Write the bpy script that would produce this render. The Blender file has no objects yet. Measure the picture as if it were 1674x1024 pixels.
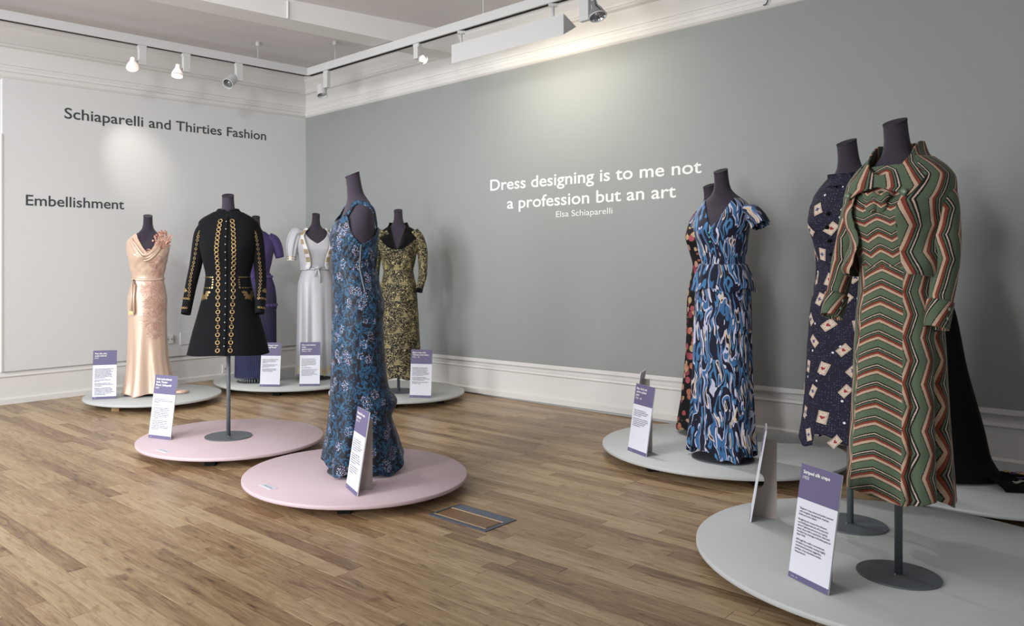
import bpy, bmesh, math, random
import numpy as np
from mathutils import Vector, Matrix
PI = math.pi
R = math.radians
sc = bpy.context.scene
C = sc.collection
random.seed(7)

# ------------------------------------------------------------------ camera, world, light, exposure
CAMZ, DECK = 1.13, 0.07          # camera height above floor, platform top above floor
F_, CX_, CY_ = 1283.0, 739.0, 434.6
cam_d = bpy.data.cameras.new('camera')
cam = bpy.data.objects.new('camera', cam_d); C.objects.link(cam)
cam.location = (0, 0, CAMZ); cam.rotation_euler = (PI/2, 0, 0)
cam_d.sensor_width = 36; cam_d.lens = 36*F_/1674
cam_d.shift_x = (837-CX_)/1674; cam_d.shift_y = -(512-CY_)/1674
cam_d.clip_start = 0.05
sc.camera = cam
sc.view_settings.view_transform = 'Standard'
sc.view_settings.look = 'None'
sc.view_settings.gamma = 1
sc.view_settings.use_curve_mapping = False
sc.view_settings.exposure = 0.0
world = bpy.data.worlds.new('world'); sc.world = world
world.use_nodes = True
world.node_tree.nodes['Background'].inputs[0].default_value = (0.93, 0.96, 1.0, 1)
world.node_tree.nodes['Background'].inputs[1].default_value = 0.31

def lamp(name, kind, loc, target, energy, color=(1, 1, 1), **kw):
    d = bpy.data.lights.new(name, kind); d.energy = energy; d.color = color
    for k, v in kw.items(): setattr(d, k, v)
    o = bpy.data.objects.new(name, d); C.objects.link(o); o.location = loc
    o.rotation_euler = (Vector(target)-Vector(loc)).to_track_quat('-Z', 'Y').to_euler()
    return o
# daylight from the left side of the room, gallery spots, and unseen fill lights added near the camera
lamp('window_daylight', 'AREA', (-5.2, 1.2, 2.3), (-1.0, 6.2, 0.8), 150, (0.93, 0.97, 1.0), shape='RECTANGLE', size=3.0, size_y=2.2).data.spread = R(125)
lamp('ceiling_spot_left', 'SPOT', (-2.07, 2.34, 2.72), (-0.9, 5.6, 0.7), 108, (1.0, 0.97, 0.92), spot_size=R(95), spot_blend=0.9, shadow_soft_size=0.09)

lamp('left_wall_fill', 'SPOT', (-0.9, -0.6, 2.95), (-2.0, 7.9, 1.2), 420, (0.965, 0.98, 1.0), spot_size=R(64), spot_blend=1.0, shadow_soft_size=0.30)  # unseen fill added to lift the left wall, no lamp of the gallery
lamp('ceiling_fill', 'AREA', (-2.7, 0.8, 0.9), (-0.9, 5.0, 3.4), 105, (0.97, 0.98, 1.0), shape='RECTANGLE', size=1.4, size_y=1.0)  # unseen upward fill added to brighten the ceiling

lamp('ceiling_spot_right', 'SPOT', (3.3, 1.4, 2.9), (2.22, 2.42, 0.07), 46, (1.0, 0.96, 0.93), spot_size=R(26), spot_blend=0.6, shadow_soft_size=0.04)

# ------------------------------------------------------------------ pixel to place helpers
def at(px, py, h=DECK):                      # point on the horizontal plane z = h
    y = F_*(CAMZ-h)/(py-CY_)
    return Vector(((px-CX_)/F_*y, y, h))
CORNER = Vector((-1.604, 8.609, 0))
DL = Vector((-0.6706, -0.7419, 0))           # along the left wall, away from the corner
DR = Vector((0.7278, -0.6858, 0))            # along the right wall, away from the corner
NL = Vector((0.7419, -0.6706, 0))            # into the room
NR = Vector((-0.6858, -0.7278, 0))
def on_wall(px, py, side, out=0.0):
    d, n = (DL, NL) if side == 'l' else (DR, NR)
    c = CORNER+n*out
    k = (px-CX_)/F_
    t = (k*c.y-c.x)/(d.x-k*d.y)
    p = c+d*t
    p.z = CAMZ-(py-CY_)/F_*p.y
    return p

# ------------------------------------------------------------------ materials
MATS = {}
def srgb(r, g, b):
    f = lambda c: (c/255/12.92) if c/255 <= 0.04045 else ((c/255+0.055)/1.055)**2.4
    return (f(r), f(g), f(b), 1)
class NT:
    def __init__(s, name):
        s.m = bpy.data.materials.new(name); s.m.use_nodes = True
        s.t = s.m.node_tree; s.n = s.t.nodes; s.b = s.n['Principled BSDF']
    def node(s, typ, **kw):
        x = s.n.new(typ)
        for k, v in kw.items(): setattr(x, k, v)
        return x
    def link(s, a, b): s.t.links.new(a, b)
    def put(s, sock, v):
        if hasattr(v, 'is_output'): s.link(v, sock)
        else: sock.default_value = v
    def math(s, op, a, b=0.0, c=0.0, clamp=False):
        x = s.node('ShaderNodeMath', operation=op, use_clamp=clamp)
        s.put(x.inputs[0], a); s.put(x.inputs[1], b); s.put(x.inputs[2], c)
        return x.outputs[0]
    def mix(s, f, a, b, blend='MIX'):
        x = s.node('ShaderNodeMix', data_type='RGBA', blend_type=blend)
        s.put(x.inputs[0], f); s.put(x.inputs[6], a); s.put(x.inputs[7], b)
        return x.outputs[2]
    def uv(s, sx=1, sy=1, kind='UV', off=(0, 0, 0), sz=1):
        t = s.node('ShaderNodeTexCoord'); m = s.node('ShaderNodeMapping')
        s.link(t.outputs[kind], m.inputs[0]); m.inputs[3].default_value = (sx, sy, sz); m.inputs[1].default_value = off
        return m.outputs[0]
    def noise(s, vec, scale=1, detail=2, rough=0.5, dist=0.0, out=0):
        x = s.node('ShaderNodeTexNoise'); s.link(vec, x.inputs['Vector'])
        x.inputs['Scale'].default_value = scale; x.inputs['Detail'].default_value = detail
        x.inputs['Roughness'].default_value = rough; x.inputs['Distortion'].default_value = dist
        return x.outputs[out]
    def voro(s, vec, scale=1, feature='F1', rnd=1.0):
        x = s.node('ShaderNodeTexVoronoi', feature=feature); s.link(vec, x.inputs['Vector'])
        x.inputs['Scale'].default_value = scale; x.inputs['Randomness'].default_value = rnd
        return x
    def ramp(s, fac, stops, mode='CONSTANT'):
        x = s.node('ShaderNodeValToRGB'); cr = x.color_ramp; cr.interpolation = mode
        while len(cr.elements) < len(stops): cr.elements.new(0.5)
        for e, (p, c) in zip(cr.elements, stops): e.position = p; e.color = c
        s.put(x.inputs[0], fac); return x.outputs[0]
    def bump(s, h, strength=0.3, dist=0.01):
        x = s.node('ShaderNodeBump'); s.link(h, x.inputs['Height'])
        x.inputs['Strength'].default_value = strength; x.inputs['Distance'].default_value = dist
        s.link(x.outputs[0], s.b.inputs['Normal'])
    def base(s, col, rough=0.6, spec=0.5, metal=0.0, sheen=0.0):
        s.put(s.b.inputs['Base Color'], col); s.b.inputs['Roughness'].default_value = rough
        s.b.inputs['Specular IOR Level'].default_value = spec; s.b.inputs['Metallic'].default_value = metal
        s.b.inputs['Sheen Weight'].default_value = sheen
        return s
def plain(name, rgb, rough=0.6, spec=0.5, metal=0.0, mottled=0.04, scale=3.0, sheen=0.0):
    if name in MATS: return MATS[name]
    t = NT(name); c = srgb(*rgb)
    n = t.noise(t.uv(kind='Object'), scale, 3)
    col = t.mix(t.math('MULTIPLY', n, mottled*4, clamp=True), c, tuple(min(1, v*(1-mottled*2)) for v in c[:3])+(1,))
    t.base(col, rough, spec, metal, sheen); MATS[name] = t.m
    return t.m
M_white_wall = plain('white wall paint', (214, 214, 213), 0.75, 0.25, mottled=0.02, scale=1.2)
M_grey_wall = plain('grey wall paint', (149, 152, 151), 0.6, 0.3, mottled=0.02, scale=0.8)
M_trim = plain('white gloss trim', (222, 220, 217), 0.45, 0.4, mottled=0.02)
M_ceil = plain('ceiling paint', (214, 209, 209), 0.8, 0.2, mottled=0.03, scale=1.0)
M_track = plain('white enamel', (198, 198, 197), 0.45, 0.4, mottled=0.01)
M_dark = plain('dark gap', (25, 24, 23), 0.8, 0.2)
M_pink = plain('pink painted board', (199, 178, 184), 0.5, 0.35, mottled=0.015, scale=5)
M_grey = plain('grey painted board', (186, 189, 188), 0.5, 0.35, mottled=0.015, scale=5)
M_steel = plain('dark grey powder coat', (88, 94, 98), 0.5, 0.4, mottled=0.02)
M_body = plain('aubergine jersey', (54, 47, 58), 0.85, 0.2, mottled=0.05, scale=30, sheen=0.15)
M_cap = plain('aubergine cap', (44, 39, 50), 0.7, 0.3, mottled=0.03, scale=30)
M_card = plain('white card', (214, 215, 224), 0.6, 0.3, mottled=0.01)
M_cardback = plain('greyboard', (168, 158, 152), 0.8, 0.2, mottled=0.03)
M_violet = plain('violet print', (101, 94, 126), 0.55, 0.3, mottled=0.01)
M_ink = plain('dark grey ink', (66, 72, 76), 0.6, 0.3, mottled=0.0)
M_whiteink = plain('white ink', (236, 236, 232), 0.6, 0.3, mottled=0.0)
M_text = plain('grey ink', (60, 60, 70), 0.6, 0.3, mottled=0.0)
M_wood = plain('pale timber block', (170, 140, 105), 0.6, 0.3, mottled=0.05)
M_gold = plain('gold thread', (150, 126, 86), 0.36, 0.6, metal=0.7, mottled=0.12, scale=60)
M_palegold = plain('pale gold thread', (206, 192, 140), 0.45, 0.6, metal=0.4, mottled=0.1, scale=60)
M_black = plain('black wool', (13, 14, 17), 0.85, 0.14, mottled=0.05, scale=20, sheen=0.02)
M_velvet = plain('black velvet', (9, 8, 10), 0.95, 0.1, sheen=0.1)
M_crepe = plain('black crepe', (9, 9, 10), 0.9, 0.15)
M_bead = plain('silver bead', (190, 195, 200), 0.25, 0.7, metal=0.6)

def glow(name, rgb, strength):
    t = NT(name); t.base(srgb(*rgb), 0.3)
    t.b.inputs['Emission Color'].default_value = srgb(*rgb); t.b.inputs['Emission Strength'].default_value = strength
    return t.m
M_lamp = glow('lit lamp', (255, 236, 215), 6.0)
M_glasslamp = glow('lit glass reflector', (255, 240, 228), 0.5)
M_reflector = plain('chrome reflector', (215, 218, 222), 0.12, 0.8, metal=0.9, mottled=0.2, scale=40)

# satin
def satin(name, rgb, rgb2, rough=0.33, spec=0.7, metal=0.15):
    t = NT(name); n = t.noise(t.uv(3, 1), 3, 3, 0.5, 0.6)
    t.base(t.mix(n, srgb(*rgb), srgb(*rgb2)), rough, spec, metal, 0.1)
    t.bump(t.noise(t.uv(14, 3), 2, 3, 0.5, 0.8), 0.25, 0.006)
    return t.m
M_peach = satin('peach silk satin', (211, 184, 163), (199, 170, 150), 0.32)
M_silver = satin('silver grey satin', (186, 185, 190), (172, 172, 178), 0.45, 0.5, 0.1)

# wood floor
def wood():
    t = NT('oak laminate')
    a = t.node('ShaderNodeVertexColor', layer_name='tint')
    sp = t.node('ShaderNodeSeparateColor'); t.link(a.outputs[0], sp.inputs[0])
    tc = t.node('ShaderNodeTexCoord'); ad = t.node('ShaderNodeVectorMath', operation='ADD')
    cb = t.node('ShaderNodeCombineXYZ')
    t.link(t.math('MULTIPLY', sp.outputs[1], 37.0), cb.inputs[0]); t.link(t.math('MULTIPLY', sp.outputs[2], 19.0), cb.inputs[1])
    t.link(tc.outputs['Object'], ad.inputs[0]); t.link(cb.outputs[0], ad.inputs[1])
    def mp(sx, sy):
        m = t.node('ShaderNodeMapping'); t.link(ad.outputs[0], m.inputs[0]); m.inputs[3].default_value = (sx, sy, 1); return m.outputs[0]
    g = t.noise(mp(2.2, 26), 1.6, 5, 0.62, 1.6)
    g2 = t.noise(mp(9, 210), 1.0, 4, 0.6, 0.4)
    kn = t.noise(mp(3.2, 11), 1.7, 3, 0.5, 2.2)
    v = t.math('ADD', t.math('MULTIPLY', sp.outputs[0], 0.40), t.math('MULTIPLY', t.math('SUBTRACT', g, 0.18), 0.95))
    v = t.math('ADD', v, t.math('MULTIPLY', t.math('SUBTRACT', g2, 0.5), 0.34))
    v = t.math('SUBTRACT', v, t.math('MULTIPLY', t.math('SUBTRACT', kn, 0.57, clamp=True), 1.5))
    col = t.ramp(v, [(0.08, srgb(84, 60, 40)), (0.30, srgb(122, 95, 68)), (0.52, srgb(155, 128, 96)), (0.78, srgb(182, 158, 124))], 'LINEAR')
    t.base(col, 0.36, 0.42)
    t.link(t.math('ADD', t.math('MULTIPLY', g2, 0.12), 0.30), t.b.inputs['Roughness'])
    t.bump(g2, 0.12, 0.002)
    return t.m
M_floor = wood()

# prints
ZZ = [(0.0, (84, 98, 78)), (0.235, (24, 22, 22)), (0.275, (180, 154, 132)), (0.42, (120, 58, 44)), (0.555, (24, 22, 22)), (0.60, (84, 98, 78)),
      (0.67, (24, 22, 24)), (0.735, (188, 168, 150)), (0.79, (24, 22, 24)), (0.86, (84, 98, 78))]
def zigzag(name, mode, H=(0.057, 0.033, 0.145), W=(0.068, 0.026, 0.150), seg=0.0, wobble=0.0):
    t = NT(name); s = t.node('ShaderNodeSeparateXYZ'); t.link(t.uv(), s.inputs[0])
    U, V = s.outputs[0], s.outputs[1]; AU = t.math('ABSOLUTE', U)
    nz = t.math('MULTIPLY', t.math('SUBTRACT', t.noise(t.uv(400, 400), 1, 2), 0.5), 0.07)
    if wobble: nz = t.math('ADD', nz, t.math('MULTIPLY', t.math('SUBTRACT', t.noise(t.uv(6, 6), 1, 1), 0.5), wobble))
    def pat(a, b, pe, am, px):
        p = t.math('ADD', a, t.math('MULTIPLY', t.math('PINGPONG', b, px/2), am/(px/2)))
        return t.math('FRACT', t.math('ADD', t.math('DIVIDE', p, pe), nz))
    if mode == 'hor': fac = pat(V, AU, *H)
    elif mode == 'ver': fac = pat(U, V, *W)
    else:
        msk = t.math('GREATER_THAN', AU, seg)
        fac = t.math('ADD', t.math('MULTIPLY', pat(V, AU, *H), t.math('SUBTRACT', 1.0, msk)), t.math('MULTIPLY', pat(AU, V, *W), msk))
    t.base(t.ramp(fac, [(p, srgb(*c)) for p, c in ZZ]), 0.85, 0.2, 0, 0.12)
    t.bump(t.noise(t.uv(300, 70), 1, 2), 0.4, 0.002)
    return t.m
M_zz_skirt = zigzag('zigzag crepe of dress', 'skirt', seg=0.072)
M_zz_top = zigzag('zigzag crepe of bodice', 'hor', H=(0.052, 0.02, 0.07), wobble=0.5)
M_zz_jacket = zigzag('zigzag crepe of jacket', 'ver', W=(0.078, 0.036, 0.17), wobble=0.6)

def goldcoat():
    t = NT('gold scroll brocade')
    n = t.noise(t.uv(36, 36), 1, 1.0, 0.5, 1.2)
    band = t.math('LESS_THAN', t.math('ABSOLUTE', t.math('SUBTRACT', n, 0.5)), 0.016)
    n2 = t.noise(t.uv(58, 58, off=(3, 7, 0)), 1, 0.6, 0.5, 0.9)
    band2 = t.math('LESS_THAN', t.math('ABSOLUTE', t.math('SUBTRACT', n2, 0.48)), 0.009)
    m = t.math('MAXIMUM', band, band2)
    t.base(t.mix(m, srgb(7, 7, 8), srgb(200, 186, 136)), 0.65, 0.3, 0, 0.02)
    t.bump(m, 0.3, 0.002)
    return t.m
M_brocade = goldcoat()
def brush():
    t = NT('blue brushstroke print')
    w = t.noise(t.uv(5, 5), 1, 2, out=1)
    v = t.node('ShaderNodeVectorMath', operation='MULTIPLY_ADD'); t.link(w, v.inputs[0]); v.inputs[1].default_value = (2.2, 0.5, 0); t.link(t.uv(24, 4.6), v.inputs[2])
    n = t.noise(v.outputs[0], 1, 1.2, 0.45, 0.5)
    n2 = t.noise(v.outputs[0], 1.7, 1.2, 0.45, 0.6)
    c1 = t.ramp(n, [(0, srgb(20, 22, 42)), (0.37, srgb(56, 100, 146)), (0.437, srgb(188, 188, 212)), (0.458, srgb(20, 22, 42)), (0.548, srgb(66, 116, 160)), (0.61, srgb(22, 24, 46))])
    c2 = t.ramp(n2, [(0, srgb(190, 190, 212)), (0.335, srgb(20, 22, 42)), (0.61, srgb(192, 190, 210)), (0.645, srgb(204, 182, 152)), (0.685, srgb(20, 22, 44))])
    msk = t.math('MAXIMUM', t.math('GREATER_THAN', n2, 0.60), t.math('LESS_THAN', n2, 0.365))
    t.base(t.mix(msk, c1, c2), 0.75, 0.25, 0, 0.1)
    return t.m
M_brush = brush()
def bluefloral():
    t = NT('blue shadow floral crepe')
    base = t.noise(t.uv(42, 30), 1, 2, 0.5, 1.4)
    c = t.ramp(base, [(0, srgb(12, 15, 25)), (0.465, srgb(20, 46, 74)), (0.51, srgb(40, 88, 118)), (0.565, srgb(22, 54, 86)), (0.61, srgb(12, 15, 25))], 'CONSTANT')
    vb = t.voro(t.uv(24, 16), 1); blob = t.math('LESS_THAN', t.math('ADD', vb.outputs[0], t.math('MULTIPLY', t.noise(t.uv(80, 80), 1, 2), 0.45)), 0.52)
    c = t.mix(blob, c, srgb(14, 18, 30))
    clus = t.math('LESS_THAN', t.voro(t.uv(17, 13, off=(0.4, 0.2, 0)), 1).outputs[0], 0.37)
    sp = t.voro(t.uv(190, 190), 1)
    dot = t.math('MULTIPLY', clus, t.math('LESS_THAN', sp.outputs[0], 0.37))
    dc = t.ramp(t.math('FRACT', t.math('MULTIPLY', sp.outputs[1], 3.7)), [(0, srgb(180, 180, 200)), (0.6, srgb(170, 135, 150)), (0.85, srgb(110, 120, 165))])
    t.base(t.mix(dot, c, dc), 0.6, 0.35, 0, 0.1)
    t.bump(t.noise(t.uv(6, 22), 1, 3, 0.5, 1.2), 0.35, 0.01)
    return t.m
M_bluefloral = bluefloral()
def roses():
    t = NT('rose print on black')
    v = t.voro(t.uv(23, 23), 1); d = v.outputs[0]
    wob = t.math('ADD', d, t.math('MULTIPLY', t.math('SUBTRACT', t.noise(t.uv(110, 110), 1, 2), 0.5), 0.25))
    fl = t.math('LESS_THAN', wob, 0.50)
    sp = t.node('ShaderNodeSeparateColor'); t.link(v.outputs[1], sp.inputs[0])
    c = t.ramp(sp.outputs[0], [(0, srgb(170, 84, 98)), (0.25, srgb(188, 172, 124)), (0.5, srgb(186, 124, 96)), (0.72, srgb(138, 58, 74)), (0.86, srgb(190, 156, 136))])
    ring = t.math('MULTIPLY', t.math('PINGPONG', wob, 0.07), 10.0)
    c = t.mix(ring, c, srgb(120, 50, 55))
    t.base(t.mix(fl, srgb(16, 15, 18), c), 0.75, 0.25)
    return t.m
M_roses = roses()
def dots():
    t = NT('navy pin dot crepe')
    v = t.voro(t.uv(125, 125), 1, rnd=0.35)
    big = t.voro(t.uv(21, 21), 1)
    m = t.math('LESS_THAN', v.outputs[0], 0.17); b = t.math('LESS_THAN', big.outputs[0], 0.10)
    t.base(t.mix(b, t.mix(m, srgb(26, 24, 42), srgb(110, 108, 140)), srgb(215, 212, 220)), 0.75, 0.25)
    return t.m
M_dots = dots()
def fringe():
    t = NT('violet to blue fringe')
    s = t.node('ShaderNodeSeparateXYZ'); t.link(t.uv(), s.inputs[0])
    c = t.ramp(s.outputs[1], [(0.0, srgb(44, 50, 84)), (0.75, srgb(58, 54, 80)), (1.0, srgb(70, 54, 100)), (1.0, srgb(70, 54, 100))], 'LINEAR')
    n = t.noise(t.uv(260, 3), 1, 2)
    t.base(t.mix(t.math('MULTIPLY', n, 0.5), c, srgb(40, 40, 66)), 0.7, 0.3)
    t.bump(n, 0.6, 0.004)
    return t.m
M_fringe = fringe()
M_purple = plain('purple crepe', (62, 48, 92), 0.8, 0.25, mottled=0.05, scale=12, sheen=0.1)

# ------------------------------------------------------------------ mesh helpers
def link_mesh(name, verts, faces, mat, parent=None, smooth=False, uvs=None):
    me = bpy.data.meshes.new(name)
    me.from_pydata([tuple(v) for v in verts], [], [tuple(int(i) for i in f) for f in faces])
    me.update()
    if mat is not None: me.materials.append(mat)
    if smooth: me.polygons.foreach_set('use_smooth', [True]*len(me.polygons))
    if uvs is not None:
        lay = me.uv_layers.new(name='UVMap')
        li = np.zeros(len(me.loops), int); me.loops.foreach_get('vertex_index', li)
        lay.data.foreach_set('uv', np.asarray(uvs, float)[li].ravel())
    o = bpy.data.objects.new(name, me); C.objects.link(o)
    if parent is not None: o.parent = parent
    return o
def thing(name, label, cat, loc=(0, 0, 0), rz=0.0, group=None):
    o = bpy.data.objects.new(name, None); C.objects.link(o); o.location = loc; o.rotation_euler = (0, 0, rz)
    o['label'] = label; o['category'] = cat; o.empty_display_size = 0.1
    if group: o['group'] = group
    return o
class MB:
    """collects simple shapes for one mesh"""
    def __init__(s): s.v = []; s.f = []
    def add(s, verts, faces):
        k = len(s.v); s.v += [tuple(v) for v in verts]; s.f += [tuple(i+k for i in f) for f in faces]; return s
    def box(s, x0, x1, y0, y1, z0, z1, M=None):
        v = [Vector((x, y, z)) for z in (z0, z1) for y in (y0, y1) for x in (x0, x1)]
        if M is not None: v = [M @ p for p in v]
        return s.add(v, [(0, 2, 3, 1), (4, 5, 7, 6), (0, 1, 5, 4), (2, 6, 7, 3), (0, 4, 6, 2), (1, 3, 7, 5)])
    def beam(s, a, b, w, h, top=None):       # box from a to b, w wide, hanging h down from the line
        a = Vector(a); b = Vector(b); d = (b-a); n = Vector((-d.y, d.x, 0)).normalized()*w/2
        v = [a-n, a+n, b+n, b-n]; v = [p-Vector((0, 0, h)) for p in v]+v
        return s.add(v, [(0, 3, 2, 1), (4, 5, 6, 7), (0, 1, 5, 4), (1, 2, 6, 5), (2, 3, 7, 6), (3, 0, 4, 7)])
    def tube(s, pts, r, n=10, cap=True):
        pts = [Vector(p) for p in pts]; rs = r if isinstance(r, (list, tuple)) else [r]*len(pts)
        k = len(s.v); rings = len(pts)
        for i, p in enumerate(pts):
            t = (pts[min(i+1, rings-1)]-pts[max(i-1, 0)]).normalized()
            ref = Vector((0, 0, 1)) if abs(t.z) < 0.9 else Vector((0, 1, 0))
            a = t.cross(ref).normalized(); b = t.cross(a)
            for j in range(n):
                w = 2*PI*j/n; s.v.append(tuple(p+(a*math.cos(w)+b*math.sin(w))*rs[i]))
        for i in range(rings-1):
            for j in range(n):
                q = (j+1) % n; s.f.append((k+i*n+j, k+i*n+q, k+(i+1)*n+q, k+(i+1)*n+j))
        if cap: s.f.append(tuple(k+j for j in range(n-1, -1, -1))); s.f.append(tuple(k+(rings-1)*n+j for j in range(n)))
        return s
    def lathe(s, prof, n=48, c=(0, 0, 0), M=None):
        k = len(s.v)
        for r, z in prof:
            for j in range(n):
                w = 2*PI*j/n; p = Vector((c[0]+r*math.cos(w), c[1]+r*math.sin(w), c[2]+z))
                s.v.append(tuple(M @ p if M is not None else p))
        for i in range(len(prof)-1):
            for j in range(n):
                q = (j+1) % n; s.f.append((k+i*n+j, k+i*n+q, k+(i+1)*n+q, k+(i+1)*n+j))
        s.f.append(tuple(k+j for j in range(n-1, -1, -1))); s.f.append(tuple(k+(len(prof)-1)*n+j for j in range(n)))
        return s
    def torus(s, c, r, rr, X, Y, n=12, m=5):
        k = len(s.v); c = Vector(c); Z = X.cross(Y)
        for i in range(n):
            w = 2*PI*i/n; d = X*math.cos(w)+Y*math.sin(w)
            for j in range(m):
                q = 2*PI*j/m; s.v.append(tuple(c+d*(r+rr*math.cos(q))+Z*rr*math.sin(q)))
        for i in range(n):
            for j in range(m):
                a = (i+1) % n; b = (j+1) % m; s.f.append((k+i*m+j, k+a*m+j, k+a*m+b, k+i*m+b))
        return s
    def build(s, name, mat, parent=None, smooth=False):
        return link_mesh(name, s.v, s.f, mat, parent, smooth)
def struct(o): o['kind'] = 'structure'; return o
def bevel(o, w, seg=2):
    m = o.modifiers.new('bevel', 'BEVEL'); m.width = w; m.segments = seg; m.limit_method = 'ANGLE'; m.angle_limit = R(40); return o
def autosmooth(o, ang=40):
    me = o.data
    me.polygons.foreach_set('use_smooth', [True]*len(me.polygons))
    bm = bmesh.new(); bm.from_mesh(me)
    for e in bm.edges:
        if len(e.link_faces) == 2 and e.calc_face_angle(0) > R(ang): e.smooth = False
    bm.to_mesh(me); bm.free(); return o

def text_mesh(s, width, cap, bold=0.0, res=3, space=1.0, align='LEFT', line=1.0):
    c = bpy.data.curves.new('t', 'FONT'); c.body = s; c.size = 1; c.resolution_u = res; c.offset = bold; c.extrude = 0.0
    c.space_character = space; c.align_x = align; c.space_line = line
    o = bpy.data.objects.new('t', c); C.objects.link(o)
    bpy.context.view_layer.update()
    me = bpy.data.meshes.new_from_object(o.evaluated_get(bpy.context.evaluated_depsgraph_get()))
    bpy.data.objects.remove(o); bpy.data.curves.remove(c)
    co = np.zeros(len(me.vertices)*3); me.vertices.foreach_get('co', co); co = co.reshape(-1, 3)
    faces = [tuple(p.vertices) for p in me.polygons]; bpy.data.meshes.remove(me)
    mn, mx = co[:, 0].min(), co[:, 0].max()
    sy = cap/0.729
    sx = width/(mx-mn) if width else sy
    co[:, 0] = (co[:, 0]-(mn if align == 'LEFT' else 0))*sx; co[:, 1] *= sy
    return co, faces
def place_text(name, s, origin, X, Z, mat, parent, width, cap, bold=0.0, res=3, lift=0.0008, letters=False, **kw):
    co, faces = text_mesh(s, width, cap, bold, res, **kw)
    N = X.cross(Z)                                  # towards the reader
    origin = Vector(origin)
    vs = [origin+X*c[0]+Z*c[1]+N*lift for c in co]
    if not letters:
        o = link_mesh(name, vs, faces, mat, parent); o['kind'] = 'stuff'; return o
    lead = bpy.data.objects.new(name, None); C.objects.link(lead); lead.parent = parent; lead.empty_display_size = 0.05
    par = list(range(len(co)))                      # one object per letter: islands that share the same x range
    def find(i):
        while par[i] != i: par[i] = par[par[i]]; i = par[i]
        return i
    for f in faces:
        for i in f[1:]: par[find(i)] = find(f[0])
    isl = {}
    for f in faces: isl.setdefault(find(f[0]), []).append(f)
    items = sorted(([min(co[i][0] for f in fs for i in f), max(co[i][0] for f in fs for i in f), fs] for fs in isl.values()), key=lambda q: q[0])
    groups = []
    for x0, x1, fs in items:
        if groups and min(groups[-1][1], x1)-x0 > 0.55*(x1-x0): groups[-1][1] = max(groups[-1][1], x1); groups[-1][2] += fs
        else: groups.append([x0, x1, list(fs)])
    for x0, x1, fs in groups:
        ids = sorted({i for f in fs for i in f}); m = {v: k for k, v in enumerate(ids)}
        link_mesh('letter', [vs[i] for i in ids], [tuple(m[i] for i in f) for f in fs], mat, lead)
    return lead
# ------------------------------------------------------------------ the room
TL_, TR_ = 5.2, 8.6                     # lengths of the walls built
def wp(side, t, out, z, k):             # point on a wall: t along it, out from it; k is how much the old room's level drifts
    d, n = (DL, NL) if side == 'l' else (DR, NR)
    p = CORNER+d*t+n*out; p.z = z+k*t; return p
def sweep(name, side, prof, t0, t1, k, mat, kind=True, parent=None):
    n = len(prof); v = []; f = []
    for t in (t0, t1):
        for o, z in prof: v.append(wp(side, t, o, z, k))
    for i in range(n):
        j = (i+1) % n; f.append((i, j, n+j, n+i))
    f.append(tuple(range(n-1, -1, -1))); f.append(tuple(range(n, 2*n)))
    o = link_mesh(name, v, f, mat, parent)
    bm = bmesh.new(); bm.from_mesh(o.data); bmesh.ops.recalc_face_normals(bm, faces=bm.faces); bm.to_mesh(o.data); bm.free()
    return struct(o) if kind else o
KL, KR = -0.031, 0.0133
T0 = {'l': -0.036, 'r': -0.036}
wl = sweep('wall_left', 'l', [(-0.2, -0.02), (-0.2, 3.6), (-0.036, 3.6), (-0.036, -0.02)], -0.2, TL_, 0, M_white_wall)
wr = sweep('wall_right', 'r', [(-0.2, -0.02), (-0.2, 3.6), (-0.036, 3.6), (-0.036, -0.02)], -0.2, TR_, 0, M_trim)
# painted lining boards that stand proud of the skirting, part of each wall
PX0 = on_wall(4, 400, 'l'); T_EDGE = (PX0-CORNER).dot(DL)
for side, L, k0, k1, mat in (('l', T_EDGE, 0.0, KL, M_white_wall), ('r', TR_, 0.008, KR, M_grey_wall)):
    d0, z1 = 0.268, 2.755
    v = []
    for t in (-0.0, L):
        for o in (-0.036, 0.0):
            v.append(wp(side, t, o, d0+(0.03 if side == 'r' else 0), k0)); v.append(wp(side, t, o, z1, k1))
    f = [(0, 1, 3, 2), (4, 6, 7, 5), (2, 3, 7, 6), (0, 4, 5, 1), (0, 2, 6, 4), (1, 5, 7, 3)]
    link_mesh('lining_board', v, f, mat, wl if side == 'l' else wr)
sweep('bottom_edge_strip', 'r', [(-0.036, 0.268), (-0.036, 0.298), (0.001, 0.298), (0.001, 0.268)], 0, TR_, 0.008, M_trim, False, wr)
struct(sweep('trim_1', 'l', [(-0.036, 0.268), (-0.036, 2.2), (0.006, 2.2), (0.006, 0.268)], T_EDGE, T_EDGE+0.012, 0, M_trim))
base_prof = [(-0.04, 0.0), (-0.04, 0.262), (-0.028, 0.262), (-0.024, 0.252), (-0.012, 0.240), (-0.008, 0.226), (-0.014, 0.220), (-0.020, 0.214), (-0.020, 0.052), (-0.010, 0.046), (0.0, 0.040), (0.0, 0.0)]
for side, L, nm in (('l', TL_, 'baseboard_left'), ('r', TR_, 'baseboard_right')):
    sweep(nm, side, base_prof, -0.03, L, 0.0 if side == 'l' else 0.004, M_trim)
pic = [(-0.04, 2.735), (-0.04, 3.5), (0.0, 3.0), (0.0, 2.86), (0.010, 2.852), (0.010, 2.835), (0.003, 2.828), (0.003, 2.805), (0.026, 2.795), (0.026, 2.765), (0.012, 2.752), (0.004, 2.748)]
pic[1] = (-0.04, 3.0)
cor = [(-0.04, 2.99), (-0.04, 3.3), (0.11, 3.3), (0.11, 3.150), (0.09, 3.140), (0.085, 3.118), (0.055, 3.085), (0.030, 3.045), (0.026, 3.030), (0.034, 3.022), (0.034, 3.004), (0.0, 2.996)]
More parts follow.
